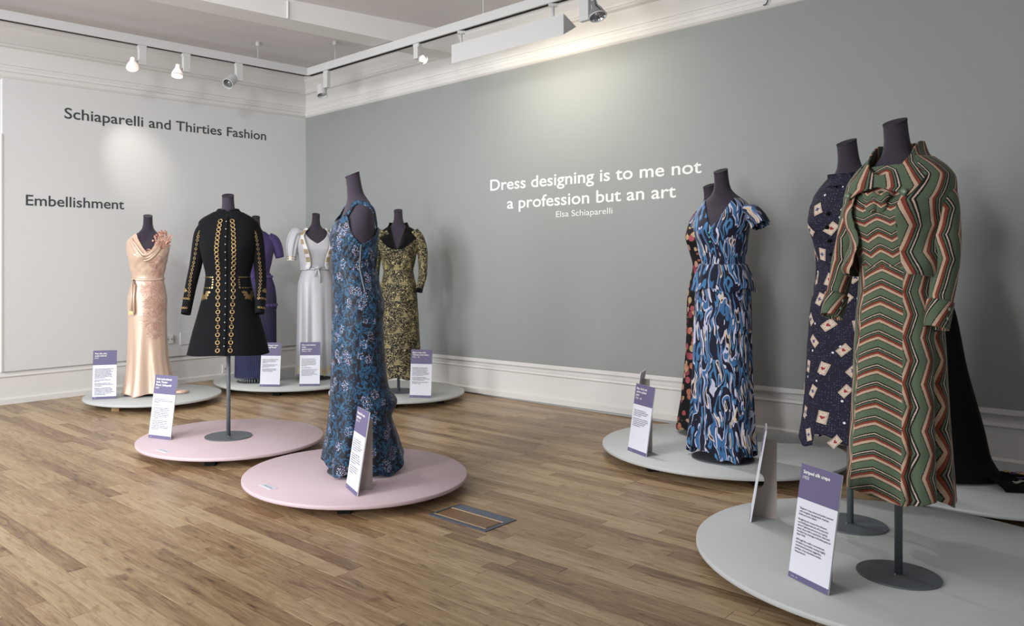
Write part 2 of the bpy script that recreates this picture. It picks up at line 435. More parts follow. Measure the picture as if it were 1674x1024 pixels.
for i, (side, L, k) in enumerate((('l', TL_, KL), ('r', TR_, KR))):
    sweep('trim_%d' % (2+i), side, pic, -0.03, L, k, M_trim)
    sweep('trim_%d' % (4+i), side, cor, -0.03, L, k, M_trim)
def ceil_z(p):
    q = Vector((p[0], p[1], 0))-CORNER; return 3.165+KL*q.dot(DL)+KR*q.dot(DR)
cv = []
for z in (0, 0.2):
    for a, b in ((-0.2, -0.2), (TL_+0.6, -0.2), (TL_+0.6, TR_), (-0.2, TR_)):
        p = CORNER+DL*a+DR*b; p.z = ceil_z(p)+z; cv.append(p)
struct(link_mesh('ceiling', cv, [(0, 3, 2, 1), (4, 5, 6, 7), (0, 1, 5, 4), (1, 2, 6, 5), (2, 3, 7, 6), (3, 0, 4, 7)], M_ceil))
# ceiling beam
bd = Vector((0.785, 0.62, 0)).normalized(); bn = Vector((-bd.y, bd.x, 0)); b0 = Vector((0.06, 6.937, 0))
bv = []
for s_ in (-6.0, 0.0):
    for o in (0.0, 0.235):
        for zz in (2.992, 3.4):
            p = b0+bd*(s_ if s_ < 0 else (0.03 if o == 0 else -0.16))+bn*o; p.z = zz; bv.append(p)
struct(link_mesh('trim_6', bv, [(0, 1, 5, 4), (2, 6, 7, 3), (0, 4, 6, 2), (1, 3, 7, 5), (0, 2, 3, 1), (4, 5, 7, 6)], plain('beam paint', (222, 220, 218), 0.7, 0.25, mottled=0.02)))
m = MB(); q0 = b0+bd*(-1.66)-bn*0.012; m.tube([(q0.x, q0.y, 2.99), (q0.x, q0.y, 3.12)], 0.007, 8)  # thin white tube modelled in place of a bright streak on the beam
o = m.build('glint', M_trim); o['label'] = 'thin white tube standing for a conduit running up the face of the ceiling beam'; o['category'] = 'glint'

# ------------------------------------------------------------------ laminate floor, strip by strip
E_ = DR; N_ = Vector((0.6858, 0.7278, 0))
fl = MB()
c0 = CORNER.copy()
pts = [CORNER+DL*-0.2+DR*-0.2, CORNER+DL*(TL_+1.6)+DR*-0.2, CORNER+DL*(TL_+1.6)+DR*TR_, CORNER+DL*-0.2+DR*TR_]
fv = [Vector((p.x, p.y, z)) for z in (-0.08, -0.010) for p in pts]
floor = struct(link_mesh('floor', fv, [(0, 1, 2, 3), (4, 7, 6, 5), (0, 4, 5, 1), (1, 5, 6, 2), (2, 6, 7, 3), (3, 7, 4, 0)], M_dark))
ang = math.atan2(E_.y, E_.x)
W_ = 0.072
rr = random.Random(11)
planks = []
nrow = int((TL_+1.55)/W_)
for r in range(nrow):
    s = -rr.random()*0.8 - 0.05
    while s < TR_:
        L = rr.choice((0.55, 0.68, 0.80, 0.95, 1.1))*rr.uniform(0.92, 1.08)
        a, b = max(s, -0.03), min(s+L, TR_)
        if b-a > 0.03:
            # r counts away from the right wall; the row centre
            c = CORNER+DR*((a+b)/2)-N_*((r+0.5)*W_+0.0)
            planks.append((c, b-a, r))
        s += L
def plank_geo(L, W, tint):
    h, w, bv = L/2-0.0004, W/2-0.0004, 0.0008
    v = [(-h, -w, -0.009), (h, -w, -0.009), (h, w, -0.009), (-h, w, -0.009), (-h, -w, -bv), (h, -w, -bv), (h, w, -bv), (-h, w, -bv),
         (-h+bv, -w+bv, 0), (h-bv, -w+bv, 0), (h-bv, w-bv, 0), (-h+bv, w-bv, 0)]
    f = [(0, 1, 5, 4), (1, 2, 6, 5), (2, 3, 7, 6), (3, 0, 4, 7), (4, 5, 9, 8), (5, 6, 10, 9), (6, 7, 11, 10), (7, 4, 8, 11), (8, 9, 10, 11)]
    return v, f
def screen(c):
    return (CX_+F_*c.x/c.y, CY_+F_*CAMZ/c.y) if c.y > 0.3 else (9e9, 9e9)
def vis(c):
    x, y = screen(c); return -60 < x < 1734 and y < 1060
order = sorted(range(len(planks)), key=lambda i: (not vis(planks[i][0]), planks[i][0].length))
near = set(order[:300])
sv, sf, st = [], [], []
ca, sa = math.cos(ang), math.sin(ang)
for i, (c, L, r) in enumerate(planks):
    u = rr.random(); shade = 0.12+0.88*(u**0.85)
    tint = (shade, rr.random(), rr.random(), 1)
    v, f = plank_geo(L, W_, tint)
    if i in near:
        me = bpy.data.meshes.new('plank'); me.from_pydata(v, [], f); me.materials.append(M_floor)
        ca_ = me.color_attributes.new('tint', 'FLOAT_COLOR', 'POINT'); ca_.data.foreach_set('color', list(tint)*len(v))
        o = bpy.data.objects.new('plank', me); C.objects.link(o); o.parent = floor; o.location = c; o.rotation_euler = (0, 0, ang)
    else:
        q = c
        lx = q.x*ca+q.y*sa; ly = -q.x*sa+q.y*ca
        k = len(sv); sv += [(p[0]+lx, p[1]+ly, p[2]) for p in v]; sf += [tuple(j+k for j in g) for g in f]; st += list(tint)*len(v)
o = link_mesh('planks_beyond', sv, sf, M_floor, floor); o['kind'] = 'stuff'; o.rotation_euler = (0, 0, ang)
ca_ = o.data.color_attributes.new('tint', 'FLOAT_COLOR', 'POINT'); ca_.data.foreach_set('color', st)

# floor box with metal rim
fb = thing('floor_box', 'grey metal rimmed service hatch set in the wood floor right of the pink platforms', 'floor hatch', (0.088, 3.519, 0), 0)
c4 = [Vector((-0.119, 3.563, 0)), Vector((0.035, 3.712, 0)), Vector((0.296, 3.481, 0)), Vector((0.141, 3.319, 0))]
ctr = Vector((0.088, 3.519, 0)); ex = DR.copy(); ey = N_.copy()
MX = Matrix((ex, ey, Vector((0, 0, 1)))).transposed().to_4x4()
hx, hy = 0.172, 0.107
M_hatch = plain('hatch grey', (88, 94, 104), 0.5, 0.4, metal=0.2, mottled=0.08, scale=20)
for x0, x1, y0, y1 in ((-hx, hx, -hy, -hy+0.026), (-hx, hx, hy-0.012, hy), (-hx, -hx+0.012, -hy+0.026, hy-0.012), (hx-0.022, hx, -hy+0.026, hy-0.012)):
    MB().box(x0, x1, y0, y1, 0.0002, 0.003, MX).build('frame', M_hatch, fb)
MB().box(-hx+0.012, hx-0.022, hy-0.062, hy-0.012, 0.0002, 0.0022, MX).build('lid_strip', plain('slate tape', (92, 100, 112), 0.6), fb)
o = MB().box(-hx+0.02, hx-0.03, -hy+0.036, hy-0.072, 0.0002, 0.0020, MX).build('wood_insert', plain('brown insert', (128, 96, 68), 0.45, mottled=0.15, scale=14), fb)
for y0, y1 in ((-hy+0.026, -hy+0.036), (hy-0.070, hy-0.063)):
    MB().box(-hx+0.012, hx-0.022, y0, y1, 0.0002, 0.0026, MX).build('edge_strip', plain('pale inlay', (196, 170, 132), 0.5), fb)

# wall sockets
def wall_box(name, side, px0, px1, py0, py1, mat, label, cat, depth=0.012, out=0.0):
    a = on_wall(px0, (py0+py1)/2, side, out); b = on_wall(px1, (py0+py1)/2, side, out)
    d, n = (DL, NL) if side == 'l' else (DR, NR)
    h = (py1-py0)/F_*a.y/2; zc = a.z
    ta, tb = sorted(((a-CORNER).dot(d), (b-CORNER).dot(d)))
    t = thing(name, label, cat, tuple(CORNER+d*((ta+tb)/2)+n*(out)+Vector((0, 0, zc))))
    M = Matrix((d, n, Vector((0, 0, 1)))).transposed().to_4x4()
    o = MB().box(-(tb-ta)/2, (tb-ta)/2, 0, depth, -h, h, M).build('face_plate', mat, t); bevel(o, 0.002)
    return t, M, (tb-ta)/2, h
t, M, w, h = wall_box('wall_socket', 'l', 270, 282, 549, 562, M_trim, 'small white double socket low on the wall beside the peach gown', 'socket', 0.02)
for x in (-0.02, 0.02):
    MB().box(x-0.009, x+0.009, 0.0195, 0.0215, -0.008, 0.010, M).build('outlet', M_cardback, t)
    MB().box(x-0.004, x+0.004, 0.0195, 0.023, 0.014, 0.022, M).build('switch', M_card, t)
wall_box('blank_wall_plate', 'l', 294, 320, 544, 564, M_white_wall, 'blank white cover plate on the wall just left of the black coat hem', 'cover plate')
t, M, w, h = wall_box('skirting_socket', 'l', 363, 372, 597, 610, M_trim, 'small white outlet on the skirting behind the black coat stand', 'socket', 0.012, -0.02)
MB().box(-0.006, 0.006, 0.0115, 0.0135, -0.006, 0.006, M).build('outlet', M_ink, t)
# small hooked cable on the picture rail
p0 = on_wall(1256, 0, 'r', 0.05); p1 = on_wall(1248, 8.5, 'r', 0.035)
m = MB(); m.tube([p0+Vector((0.01, 0, 0.25)), p0+Vector((0, 0, 0.02)), p0+Vector((-0.004, 0.002, -0.01)), (p0+p1)/2+Vector((0, 0, -0.012)), p1], 0.004, 6)
o = m.build('cable', M_ink, None, True); o['label'] = 'thin dark cable hooked over the white cornice at the right'; o['category'] = 'cable'

# ------------------------------------------------------------------ wall lettering
def lettering(name, label, side, lines, mat):
    d = -DL if side == 'l' else DR
    n = NL if side == 'l' else NR
    t = None
    for s, x0, y0, x1, y1, cap, bold in lines:
        a = on_wall(x0, y0, side, 0.0012); b = on_wall(x1, y1, side, 0.0012)
        if t is None: t = thing(name, label, 'lettering', tuple(a))
        X = (b-a); w = X.length; X.normalize()
        o = place_text('text_line', s, a-Vector(t.location), X, Vector((0, 0, 1)), mat, t, w, cap, bold, 4, lift=0.0, letters=True)
lettering('wall_lettering', 'large dark grey title lettering across the top of the white wall', 'l', [('Schiaparelli and Thirties Fashion', 105.3, 193.2, 435, 229.4, 0.096, 0.011)], M_ink)
lettering('wall_lettering', 'dark grey one word heading low at the far left of the white wall', 'l', [('Embellishment', 42.2, 335.6, 203, 342.4, 0.092, 0.011)], M_ink)
lettering('wall_lettering', 'white quotation lettering in three lines on the grey wall', 'r', [
    ('Dress designing is to me not', 801.5, 312.0, 1146.8, 282.5, 0.099, 0.011), ('a profession but an art', 829, 341.4, 1105, 322.6, 0.099, 0.011),
    ('Elsa Schiaparelli', 909, 355.2, 1001, 349.4, 0.050, 0.0)], M_whiteink)

# ------------------------------------------------------------------ lighting tracks and spotlights
TKZ = 2.916
TC = Vector((-1.355, 7.40, 0)); TDL = Vector((-0.748, -0.663, 0)); TDR = Vector((0.705, -0.709, 0))
def track(name, d, L, label, rods):
    t = thing(name, label, 'lighting track', (TC.x, TC.y, TKZ))
    a = Vector((0, 0, 0.069)); b = d*L+Vector((0, 0, 0.069))
    bevel(MB().beam(a, b, 0.062, 0.069).build('rail', M_track, t), 0.002)
    MB().beam(d*0.03+Vector((0, 0, 0.0005)), d*L+Vector((0, 0, 0.0005)), 0.030, 0.002).build('slot', M_dark, t)
    for r in rods:
        p = d*r; wpn = TC+p; top = (2.992 if r in (0.80,) and d is TDR else ceil_z(wpn))-TKZ
        k = MB(); k.tube([(p.x, p.y, 0.066), (p.x, p.y, top-0.002)], 0.0045, 8)
        rod = k.build('rod', M_track, t, True)
        k = MB(); k.lathe([(0.016, -0.035), (0.021, -0.03), (0.021, 0)], 16, (p.x, p.y, top)); autosmooth(k.build('canopy', M_track, rod))
    return t
track('lighting_track', TDL, 5.0, 'white lighting track hung along the white wall', (0.52, 2.6, 4.6))
track('lighting_track', TDR, 7.0, 'white lighting track hung along the grey wall', (0.42, 0.80, 2.25, 4.2))
def on_track(px, d):
    k = (px-CX_)/F_; t = (k*TC.y-TC.x)/(d.x-k*d.y); return TC+d*t+Vector((0, 0, TKZ))
def spot(px, d, side, target, lit, label, head_drop=0.165, big=1.0, power=0, color=(1, 0.93, 0.82), size=R(50), blend=0.8, closed=False):
    a = on_track(px, d)
    t = thing('track_spotlight', label, 'spotlight', tuple(a), 0, 'spotlights on the tracks')
    M = Matrix((d, Vector((-d.y, d.x, 0)), Vector((0, 0, 1)))).transposed().to_4x4()
    bevel(MB().box(-0.034, 0.034, -0.017, 0.017, -0.028, 0.001, M).build('track_adapter', M_track, t), 0.003)
    bevel(MB().box(-0.034*big, 0.030*big, -0.019, 0.019, -0.155*big, -0.026, M).build('driver_box', M_track, t), 0.004)
    h = d*(0.075*side*big)+Vector((0, 0, -head_drop*big))
    aim = (Vector(target)-(a+h)).normalized()
    k = MB(); k.tube([d*(0.03*side*big)+Vector((0, 0, -0.13*big)), h], 0.008, 8); k.build('arm', M_track, t, True)
    Q = aim.to_track_quat('Z', 'Y').to_matrix().to_4x4(); Q.translation = h
    k = MB()
    if closed: pr = [(0.026, -0.055), (0.044, -0.045), (0.046, 0.055), (0.042, 0.055), (0.040, -0.03)]
    else: pr = [(0.016, -0.065), (0.018, -0.035), (0.034, -0.01), (0.047, 0.022), (0.049, 0.036), (0.045, 0.036), (0.030, -0.004)]
    pr = [(r*big, z*big) for r, z in pr]
    k.lathe(pr, 28, M=Q); autosmooth(k.build('lamp_head', M_reflector if big != 1 else (M_glasslamp if lit else M_track), t))
    k = MB(); r = pr[-2][0]*(0.95 if big >= 1 else 0.6); z = pr[-3][1]*0.72; k.lathe([(r*0.6, z-0.012), (r, z)], 24, M=Q)
    k.build('bulb', M_lamp if lit else M_reflector, t, True)
    k = MB(); k.torus(h+aim*pr[-3][1], pr[-3][0], 0.004*big, Q.to_3x3() @ Vector((1, 0, 0)), Q.to_3x3() @ Vector((0, 1, 0)), 24, 6); k.build('rim', M_track, t, True)
    if power:
        lamp('spot_beam', 'SPOT', tuple(a+h+aim*0.065*big), target, power, color, spot_size=size, spot_blend=blend, shadow_soft_size=0.025)
wall_t = on_wall(222, 262, 'l')
spot(232, TDL, 1, tuple(wall_t), True, 'lit spotlight nearest the left end of the track over the white wall', power=22, size=R(40), blend=1.0, color=(1, 0.95, 0.88))
spot(304, TDL, 1, (-2.2, 6.0, 0.4), True, 'lit glass spotlight turned to the room, middle one over the white wall', power=62, size=R(64), color=(1, 0.93, 0.85))
spot(390, TDL, 1, (-2.7, 4.4, 0.6), False, 'unlit closed can spotlight, rightmost over the white wall', closed=True)
spot(534, TDR, -1, (-0.9, 6.4, 0.3), False, 'can spotlight pointing straight down by the track corner', closed=True, power=34, size=R(66))
spot(682, TDR, 1, (1.45, 2.9, 0.8), True, 'bright downward spotlight in the middle of the grey wall track', big=0.78, power=95, size=R(38), color=(1, 0.95, 0.88))
spot(957, TDR, 1, (1.3, 4.4, 0.7), False, 'large chrome spotlight just right of the long linear fitting', big=1.15, head_drop=0.115, power=80, size=R(50), color=(0.98, 0.97, 1.0))
# long linear wall washer of triangular section
a = on_track(754, TDR); b = on_track(904, TDR)
A = a-TDR*0.06; B = b+TDR*0.12
wf = thing('linear_wall_washer', 'long white triangular linear light fitting hung under the grey wall track', 'light fitting', tuple(a))
nR = Vector((0.709, 0.705, 0))           # towards the grey wall
def sec(p): return [p+Vector((0, 0, -0.105))-nR*0.045, p+Vector((0, 0, -0.245))-nR*0.045, p+Vector((0, 0, -0.165))+nR*0.095]
va = [q-a for q in sec(A)]; vb = [q-a for q in sec(B)]
link_mesh('housing', va+vb, [(0, 1, 4, 3), (0, 2, 1), (3, 4, 5), (0, 3, 5, 2)], M_track, wf)
link_mesh('end_cap', [p+TDR*0.001 for p in vb]+[p+TDR*0.004 for p in vb], [(0, 1, 2), (3, 5, 4), (0, 3, 4, 1), (1, 4, 5, 2), (2, 5, 3, 0)], M_track, wf)
link_mesh('diffuser', [va[1]-TDR*0.0, va[2], vb[2], vb[1]], [(0, 1, 2, 3)], M_track, wf)
for p in (a, b):
    k = MB(); p_ = p-a; k.box(p_.x-0.03, p_.x+0.03, p_.y-0.012, p_.y+0.012, p_.z-0.022, p_.z+0.001); br = k.build('bracket', M_track, wf)
    k = MB(); k.tube([p_+Vector((0, 0, -0.02)), p_+Vector((0, 0, -0.14))], 0.010, 10); k.build('stem', M_track, wf, True)
pc = (A+B)/2+nR*0.12+Vector((0, 0, -0.14))
wall_c = CORNER+DR*3.55; wall_c.z = 1.95
l_ = lamp('wall_washer_beam', 'AREA', tuple(pc), tuple(wall_c), 10, (1, 0.92, 0.74), shape='RECTANGLE', size=0.9, size_y=0.05)
l_.data.spread = R(175)

# ------------------------------------------------------------------ round platforms
def platform(x, y, r, mat, label, feet):
    t = thing('display_platform', label, 'platform', (x, y, 0), 0)
    k = MB(); k.lathe([(r-0.003, DECK-0.020), (r, DECK-0.017), (r, DECK-0.003), (r-0.003, DECK)], 160)
    o = k.build('deck', mat, t); autosmooth(o, 60)
    for w in feet:
        mt = M_wood if w == 248 else M_dark  # feet other than the timber one painted dark for the shade under the deck
        fx, fy = math.cos(R(w))*(r-0.14), math.sin(R(w))*(r-0.14)
        MB().box(fx-0.03, fx+0.03, fy-0.03, fy+0.03, 0, DECK-0.020).build('foot', mt, t)
    return t
F6 = (30, 90, 150, 210, 270, 330)
platform(-0.493, 4.029, 0.570, M_pink, 'pale pink round platform under the blue floral gown', F6)
platform(-1.368, 4.875, 0.560, M_pink, 'pale pink round platform under the black coat on its stand', F6)
platform(1.655, 2.853, 0.733, M_grey, 'grey round platform nearest the camera under the striped outfit', F6)
platform(1.574, 4.60, 0.680, M_grey, 'grey round platform under the blue brushstroke dress', F6)
platform(-2.466, 6.490, 0.537, M_grey, 'grey round platform under the peach satin gown', (30, 90, 150, 205, 248, 300))
platform(2.585, 3.848, 0.568, M_grey, 'grey round platform at the right edge under the black train', F6)
platform(-1.525, 7.385, 0.690, M_grey, 'grey round platform in the corner under the silver gown', F6)
platform(-0.470, 6.680, 0.575, M_grey, 'grey round platform under the black and gold coat dress', F6)

# ------------------------------------------------------------------ text placards
def placard(P, Q, head, body, label, w=0.176, h=0.386, lean=9.0, cap=0.0118, bcap=0.0062, foot=''):
    P = Vector(P); Q = Vector(Q); P.z = Q.z = DECK
    X = (Q-P).normalized(); c = (P+Q)/2; P = c-X*w/2
    N = X.cross(Vector((0, 0, 1))); U = Vector((0, 0, 1))*math.cos(R(lean))-N*math.sin(R(lean)); T = X.cross(U)
    t = thing('text_placard', label, 'placard', tuple(c))
    o0 = P-c
    def slab(x0, x1, u0, u1, d0, d1):
        v = [o0+X*x+U*u+T*d for d in (d0, d1) for u in (u0, u1) for x in (x0, x1)]
        return v, [(0, 2, 3, 1), (4, 5, 7, 6), (0, 1, 5, 4), (2, 6, 7, 3), (0, 4, 6, 2), (1, 3, 7, 5)]
    b = link_mesh('board', *slab(0, w, 0.0012, h, -0.006, 0), M_card, t)
    link_mesh('header_panel', *slab(0, w, h*0.70, h, 0.0, 0.0006), M_violet, t)
    link_mesh('footer_strip', *slab(0, w, 0.0012, h*0.052, 0.0, 0.0006), M_violet, t)
    # rear fin
    D, zt = 0.105, h*0.86; tl = math.tan(R(lean))
    pr = [(0.008, 0.0), (D, 0.0), (D, zt), (zt*tl+0.006, zt)]
    for i in range(9):
        w_ = PI/2-PI*i/8; zc = 0.155; pr.append((zc*tl+0.006+0.026*math.cos(w_), zc+0.032*math.sin(w_)))
    v = [o0+X*(w/2+e)-N*d+Vector((0, 0, z)) for e in (-0.002, 0.002) for d, z in pr]; n = len(pr)
    o = link_mesh('rear_fin', v, [tuple(range(n)), tuple(range(2*n-1, n-1, -1))]+[(i, (i+1) % n, n+(i+1) % n, n+i) for i in range(n)], M_cardback, t)
    y = h-0.030
    k = T*0.0012
    for i, s in enumerate(head):
        last = i == len(head)-1
        co_w = None
        place_text('heading', s, o0+X*0.014+U*y+k, X, U, M_whiteink, t, None, cap*(0.95 if last else 1), 0.0 if last else 0.02, 2)
        y -= cap*1.55
    y = h*0.70-0.034
    for para in body:
        for s in para:
            place_text('body_text', s, o0+X*0.016+U*y+k, X, U, M_text, t, None, bcap, 0.022, 1)
            y -= bcap*1.62
        y -= bcap*1.1
    if foot: place_text('footer_text', foot, o0+X*0.014+U*0.007+k, X, U, M_card, t, None, 0.0055, 0.0, 1)
    return t
B10 = [["'Elephant' crepe dress and jacket, printed", 'with irregular zig-zag bands of green,', 'black and red on fawn.'],
       ['Bought by the wearer from Bourne', 'and Hollingsworth Ltd. of London for', "about 7 guineas and worn as a 'going", "away' dress with a squirrel fur stole and", 'hat after her marriage in Northampton in', 'April 1933.'],
       ['Although the outfit is conventional,', 'the fabric is powerful, unusual, highly', 'textured and printed, suggestive,', 'perhaps, of an alternative artistic', 'temperament.']]
def lorem(seed, *rows):
    r = random.Random(seed); W = 'the silk crepe dress cut on the bias with a long skirt and hand beaded flowers worn in the evening of the nineteen thirties made for a lady in London by a court dressmaker with short sleeves'.split()
    out = []
    for n in rows:
        p = []
        for i in range(n):
            s = ''
            while len(s) < 34: s += r.choice(W)+' '
            p.append(s.strip() if i < n-1 else s[:r.randint(12, 28)].strip())
        out.append(p)
    return out
placard((1.146, 2.677, 0), (1.204, 2.516, 0), ['Striped silk crepe', '1933'], B10, 'violet and white placard nearest the camera, in front of the striped outfit', w=0.171, foot='1933 - 36')
placard(at(564.4, 796), at(583.8, 813.5), ['Printed silk crepe,', 'attributed', '1937 - 8'], lorem(2, 6, 5, 4), 'violet and white placard on the pink platform before the blue floral gown', foot='1937')
placard(at(1025.6, 736.4), at(1056, 748), ['Blue, black and', 'yellow stylised', 'print', '1936 - 38'], lorem(3, 4, 5), 'violet and white placard at the left of the blue brushstroke dress', foot='1936 - 38')
placard(at(240.6, 715.6), at(280.3, 720.3), ['Gold embroidered', "tunic, 'Persian", "Prince', Schiaparelli", '1937'], lorem(4, 3, 1, 7, 6), 'violet and white placard on the pink platform left of the black coat stand', foot='1937')
placard(at(150, 653.8), at(190.3, 652), ['Pink silk satin,', 'embroidered', '1937'], lorem(5, 8, 2, 3, 6), 'violet and white placard farthest left beside the peach gown', foot='1937')
placard(at(424, 632.5), at(457.6, 632.8), ['Purple fringed crepe,', 'Schiaparelli Model', '1936 - 38'], lorem(6, 4, 3, 3), 'violet and white placard in front of the purple fringed dress', foot='1936')
placard(at(487.9, 631.8), at(524, 631.5), ['Silver satin-backed', 'crepe', 'Jeanne Lanvin', 'Winter 1937'], lorem(7, 7, 1, 6), 'violet and white placard in front of the silver gown', foot='1937')
placard(at(667.9, 650.2), at(706, 651.4), ['Black crepe with', 'Chinese embroidery', '1935 - 38'], lorem(8, 7, 3, 2), 'violet and white placard before the black and gold coat dress', foot='1936')
placard((1.295, 3.405, 0), (1.228, 3.240, 0), [], [], 'placard seen edge on at the left of the near grey platform')
placard((1.21, 5.16, 0), (1.135, 4.995, 0), [], [], 'placard seen from behind, half hidden by another beside the rose print gown')
# little cards lying on the pink platforms
def deck_card(P1, P2, P3, label):
    P1, P2, P3 = Vector(P1), Vector(P2), Vector(P3)
    c = (P1+P3)/2; c.z = DECK; X = (P3-P2).normalized(); Y = Vector((-X.y, X.x, 0))
    t = thing('notice_card', label, 'card', tuple(c))
    M = Matrix((X, Y, Vector((0, 0, 1)))).transposed().to_4x4()
    MB().box(-0.055, 0.055, -0.02, 0.02, 0.0, 0.0016, M).build('card', M_card, t)
    place_text('text', 'Please do not touch', -X*0.036-Y*0.004+Vector((0, 0, 0.0017)), X, Y, M_ink, t, 0.072, 0.008, 0.02, 1, lift=0.0002)
deck_card(at(423.6, 793.5), at(436.8, 791.7), at(454.7, 799.5), 'small white notice card lying on the pink platform of the blue gown')
deck_card(at(253.7, 736.5), at(263.8, 734), at(281, 738.5), 'small white notice card lying on the pink platform of the black coat')
# ------------------------------------------------------------------ dress forms and garments
def pchip(x, y):
    x = np.asarray(x, float); y = np.asarray(y, float); h = np.diff(x); d = np.diff(y)/h; m = np.zeros(len(x))
    for i in range(1, len(x)-1):
        if d[i-1]*d[i] > 0:
            w1, w2 = 2*h[i]+h[i-1], h[i]+2*h[i-1]; m[i] = (w1+w2)/(w1/d[i-1]+w2/d[i])
    m[0], m[-1] = d[0], d[-1]
    def f(q):
        q = np.clip(np.asarray(q, float), x[0], x[-1]); i = np.clip(np.searchsorted(x, q)-1, 0, len(h)-1); t = (q-x[i])/h[i]
        return (y[i]*(1+2*t)*(1-t)**2+m[i]*h[i]*t*(1-t)**2+y[i+1]*t*t*(3-2*t)+m[i+1]*h[i]*t*t*(t-1))
    return f
UP = [(1.06, .118, .090, 0, 0), (1.14, .135, .098, 0, -.005), (1.235, .152, .108, 0, -.012), (1.30, .163, .098, 0, -.002), (1.345, .160, .084, 0, .005), (1.385, .136, .074, 0, .010),
      (1.415, .102, .066, 0, .010), (1.44, .070, .057, 0, .005), (1.47, .050, .048, 0, -.005), (1.51, .043, .043, 0, -.012), (1.56, .041, .041, 0, -.020)]
class Form:
    """body or cloth surface: u is the angle (0 = front, + = the viewer's right), v is the height"""
    def __init__(s, rows, bust=0.016, zb=1.235, n=2.25, tilt=0.42, fold=None, top=1.56):
        rows = sorted(rows); z = [r[0] for r in rows]
        s.a, s.b, s.cx, s.cy = [pchip(z, [r[i] for r in rows]) for i in (1, 2, 3, 4)]
        s.z0, s.z1 = z[0], z[-1]; s.bust, s.zb, s.n, s.tilt, s.top = bust, zb, n, tilt, top
        s.fold = fold
    def xyz(s, u, z, off=0.0):
        u, z = np.broadcast_arrays(np.asarray(u, float), np.asarray(z, float))
        f = off+(s.fold(u, z) if s.fold is not None else 0.0)
        uu = (u+PI) % (2*PI)-PI
        bu = s.bust*np.exp(-((np.abs(uu)-0.60)/0.34)**2)*np.exp(-((z-s.zb)/0.055)**2)
        e = 2/s.n; su, cu = np.sin(u), np.cos(u)
        x = s.cx(z)+(s.a(z)+f+bu*0.5)*np.sign(su)*np.abs(su)**e
        y = s.cy(z)-(s.b(z)+f+bu)*np.sign(cu)*np.abs(cu)**e
        k = np.clip((z-(s.top-0.10))/0.10, 0, 1)*s.tilt
        return np.stack([x, y, z+k*(y-s.cy(z))], -1)
    def pt(s, u, v, off=0.0): return Vector(s.xyz(u, v, off).tolist())
    def du(s, u, v): return 1.0/max(0.05, 0.5*(float(s.a(v))+float(s.b(v))))
    dv = 1.0
class Sleeve:
    """tube along a path: u is the angle round it (0 = front), v runs 0..1 from shoulder to cuff"""
    def __init__(s, path, radii, flat=0.85, fold=None):
        t = np.linspace(0, 1, len(path)); P = np.array(path, float)
        s.f = [pchip(t, P[:, i]) for i in range(3)]; s.r = pchip(np.linspace(0, 1, len(radii)), radii); s.flat = flat; s.fold = fold
        q = np.linspace(0, 1, 60); X = np.stack([g(q) for g in s.f], -1); s.L = float(np.linalg.norm(np.diff(X, axis=0), axis=1).sum()); s.dv = 1/s.L
    def xyz(s, u, v, off=0.0):
        u, v = np.broadcast_arrays(np.asarray(u, float), np.asarray(v, float))
        e = 0.01; c = np.stack([g(v) for g in s.f], -1)
        T = np.stack([g(np.minimum(v+e, 1))-g(np.maximum(v-e, 0)) for g in s.f], -1); T /= np.linalg.norm(T, axis=-1, keepdims=True)
        F = np.array([0, -1.0, 0])-T*(-T[..., 1:2]); F /= np.linalg.norm(F, axis=-1, keepdims=True)
        S = np.cross(F, T)   # viewer's right when the arm hangs
        r = s.r(v)+off+(s.fold(u, v) if s.fold is not None else 0)
        return c+F*(r*np.cos(u))[..., None]+S*(r*s.flat*np.sin(u))[..., None]*1.0
    def pt(s, u, v, off=0.0): return Vector(s.xyz(u, v, off).tolist())
    def du(s, u, v): return 1.0/float(s.r(v))
def grid_mesh(name, P, UV, mat, parent, closed, thick=0.0, flip=False):
    n, m = P.shape[0], P.shape[1]              # m columns round, n rows up
    idx = np.arange(n*m).reshape(n, m); f = []
    cols = range(m if closed else m-1)
    a = idx[:-1, :]; 
    nxt = np.roll(idx, -1, 1) if closed else idx[:, 1:]
    cur = idx if closed else idx[:, :-1]
    q = np.stack([cur[:-1], nxt[:-1], nxt[1:], cur[1:]], -1).reshape(-1, 4)
    if flip: q = q[:, ::-1]
    me = bpy.data.meshes.new(name); me.vertices.add(n*m); me.vertices.foreach_set('co', P.reshape(-1))
    me.loops.add(len(q)*4); me.polygons.add(len(q)); me.loops.foreach_set('vertex_index', q.reshape(-1).astype(np.int32))
    me.polygons.foreach_set('loop_start', np.arange(0, len(q)*4, 4, dtype=np.int32)); me.update(calc_edges=True); me.validate()
    me.polygons.foreach_set('use_smooth', [True]*len(me.polygons)); me.materials.append(mat)
    uvl = me.uv_layers.new(name='UVMap'); uv = UV.reshape(-1, 2)[q.reshape(-1)].copy()
    if closed:                                  # keep the seam's texture continuous
        uu = uv[:, 0].reshape(-1, 4); rng = UV[..., 0].max()-UV[..., 0].min(); big = (uu.max(1)-uu.min(1)) > rng*0.6
        for k in np.where(big)[0]: uu[k][uu[k] < UV[..., 0].mean()] += rng*(m/(m-1.0))
        uv[:, 0] = uu.reshape(-1)
    uvl.data.foreach_set('uv', uv.reshape(-1))
    o = bpy.data.objects.new(name, me); C.objects.link(o)
    if parent is not None: o.parent = parent
    if thick:
        md = o.modifiers.new('thickness', 'SOLIDIFY'); md.thickness = thick; md.offset = -1
    return o
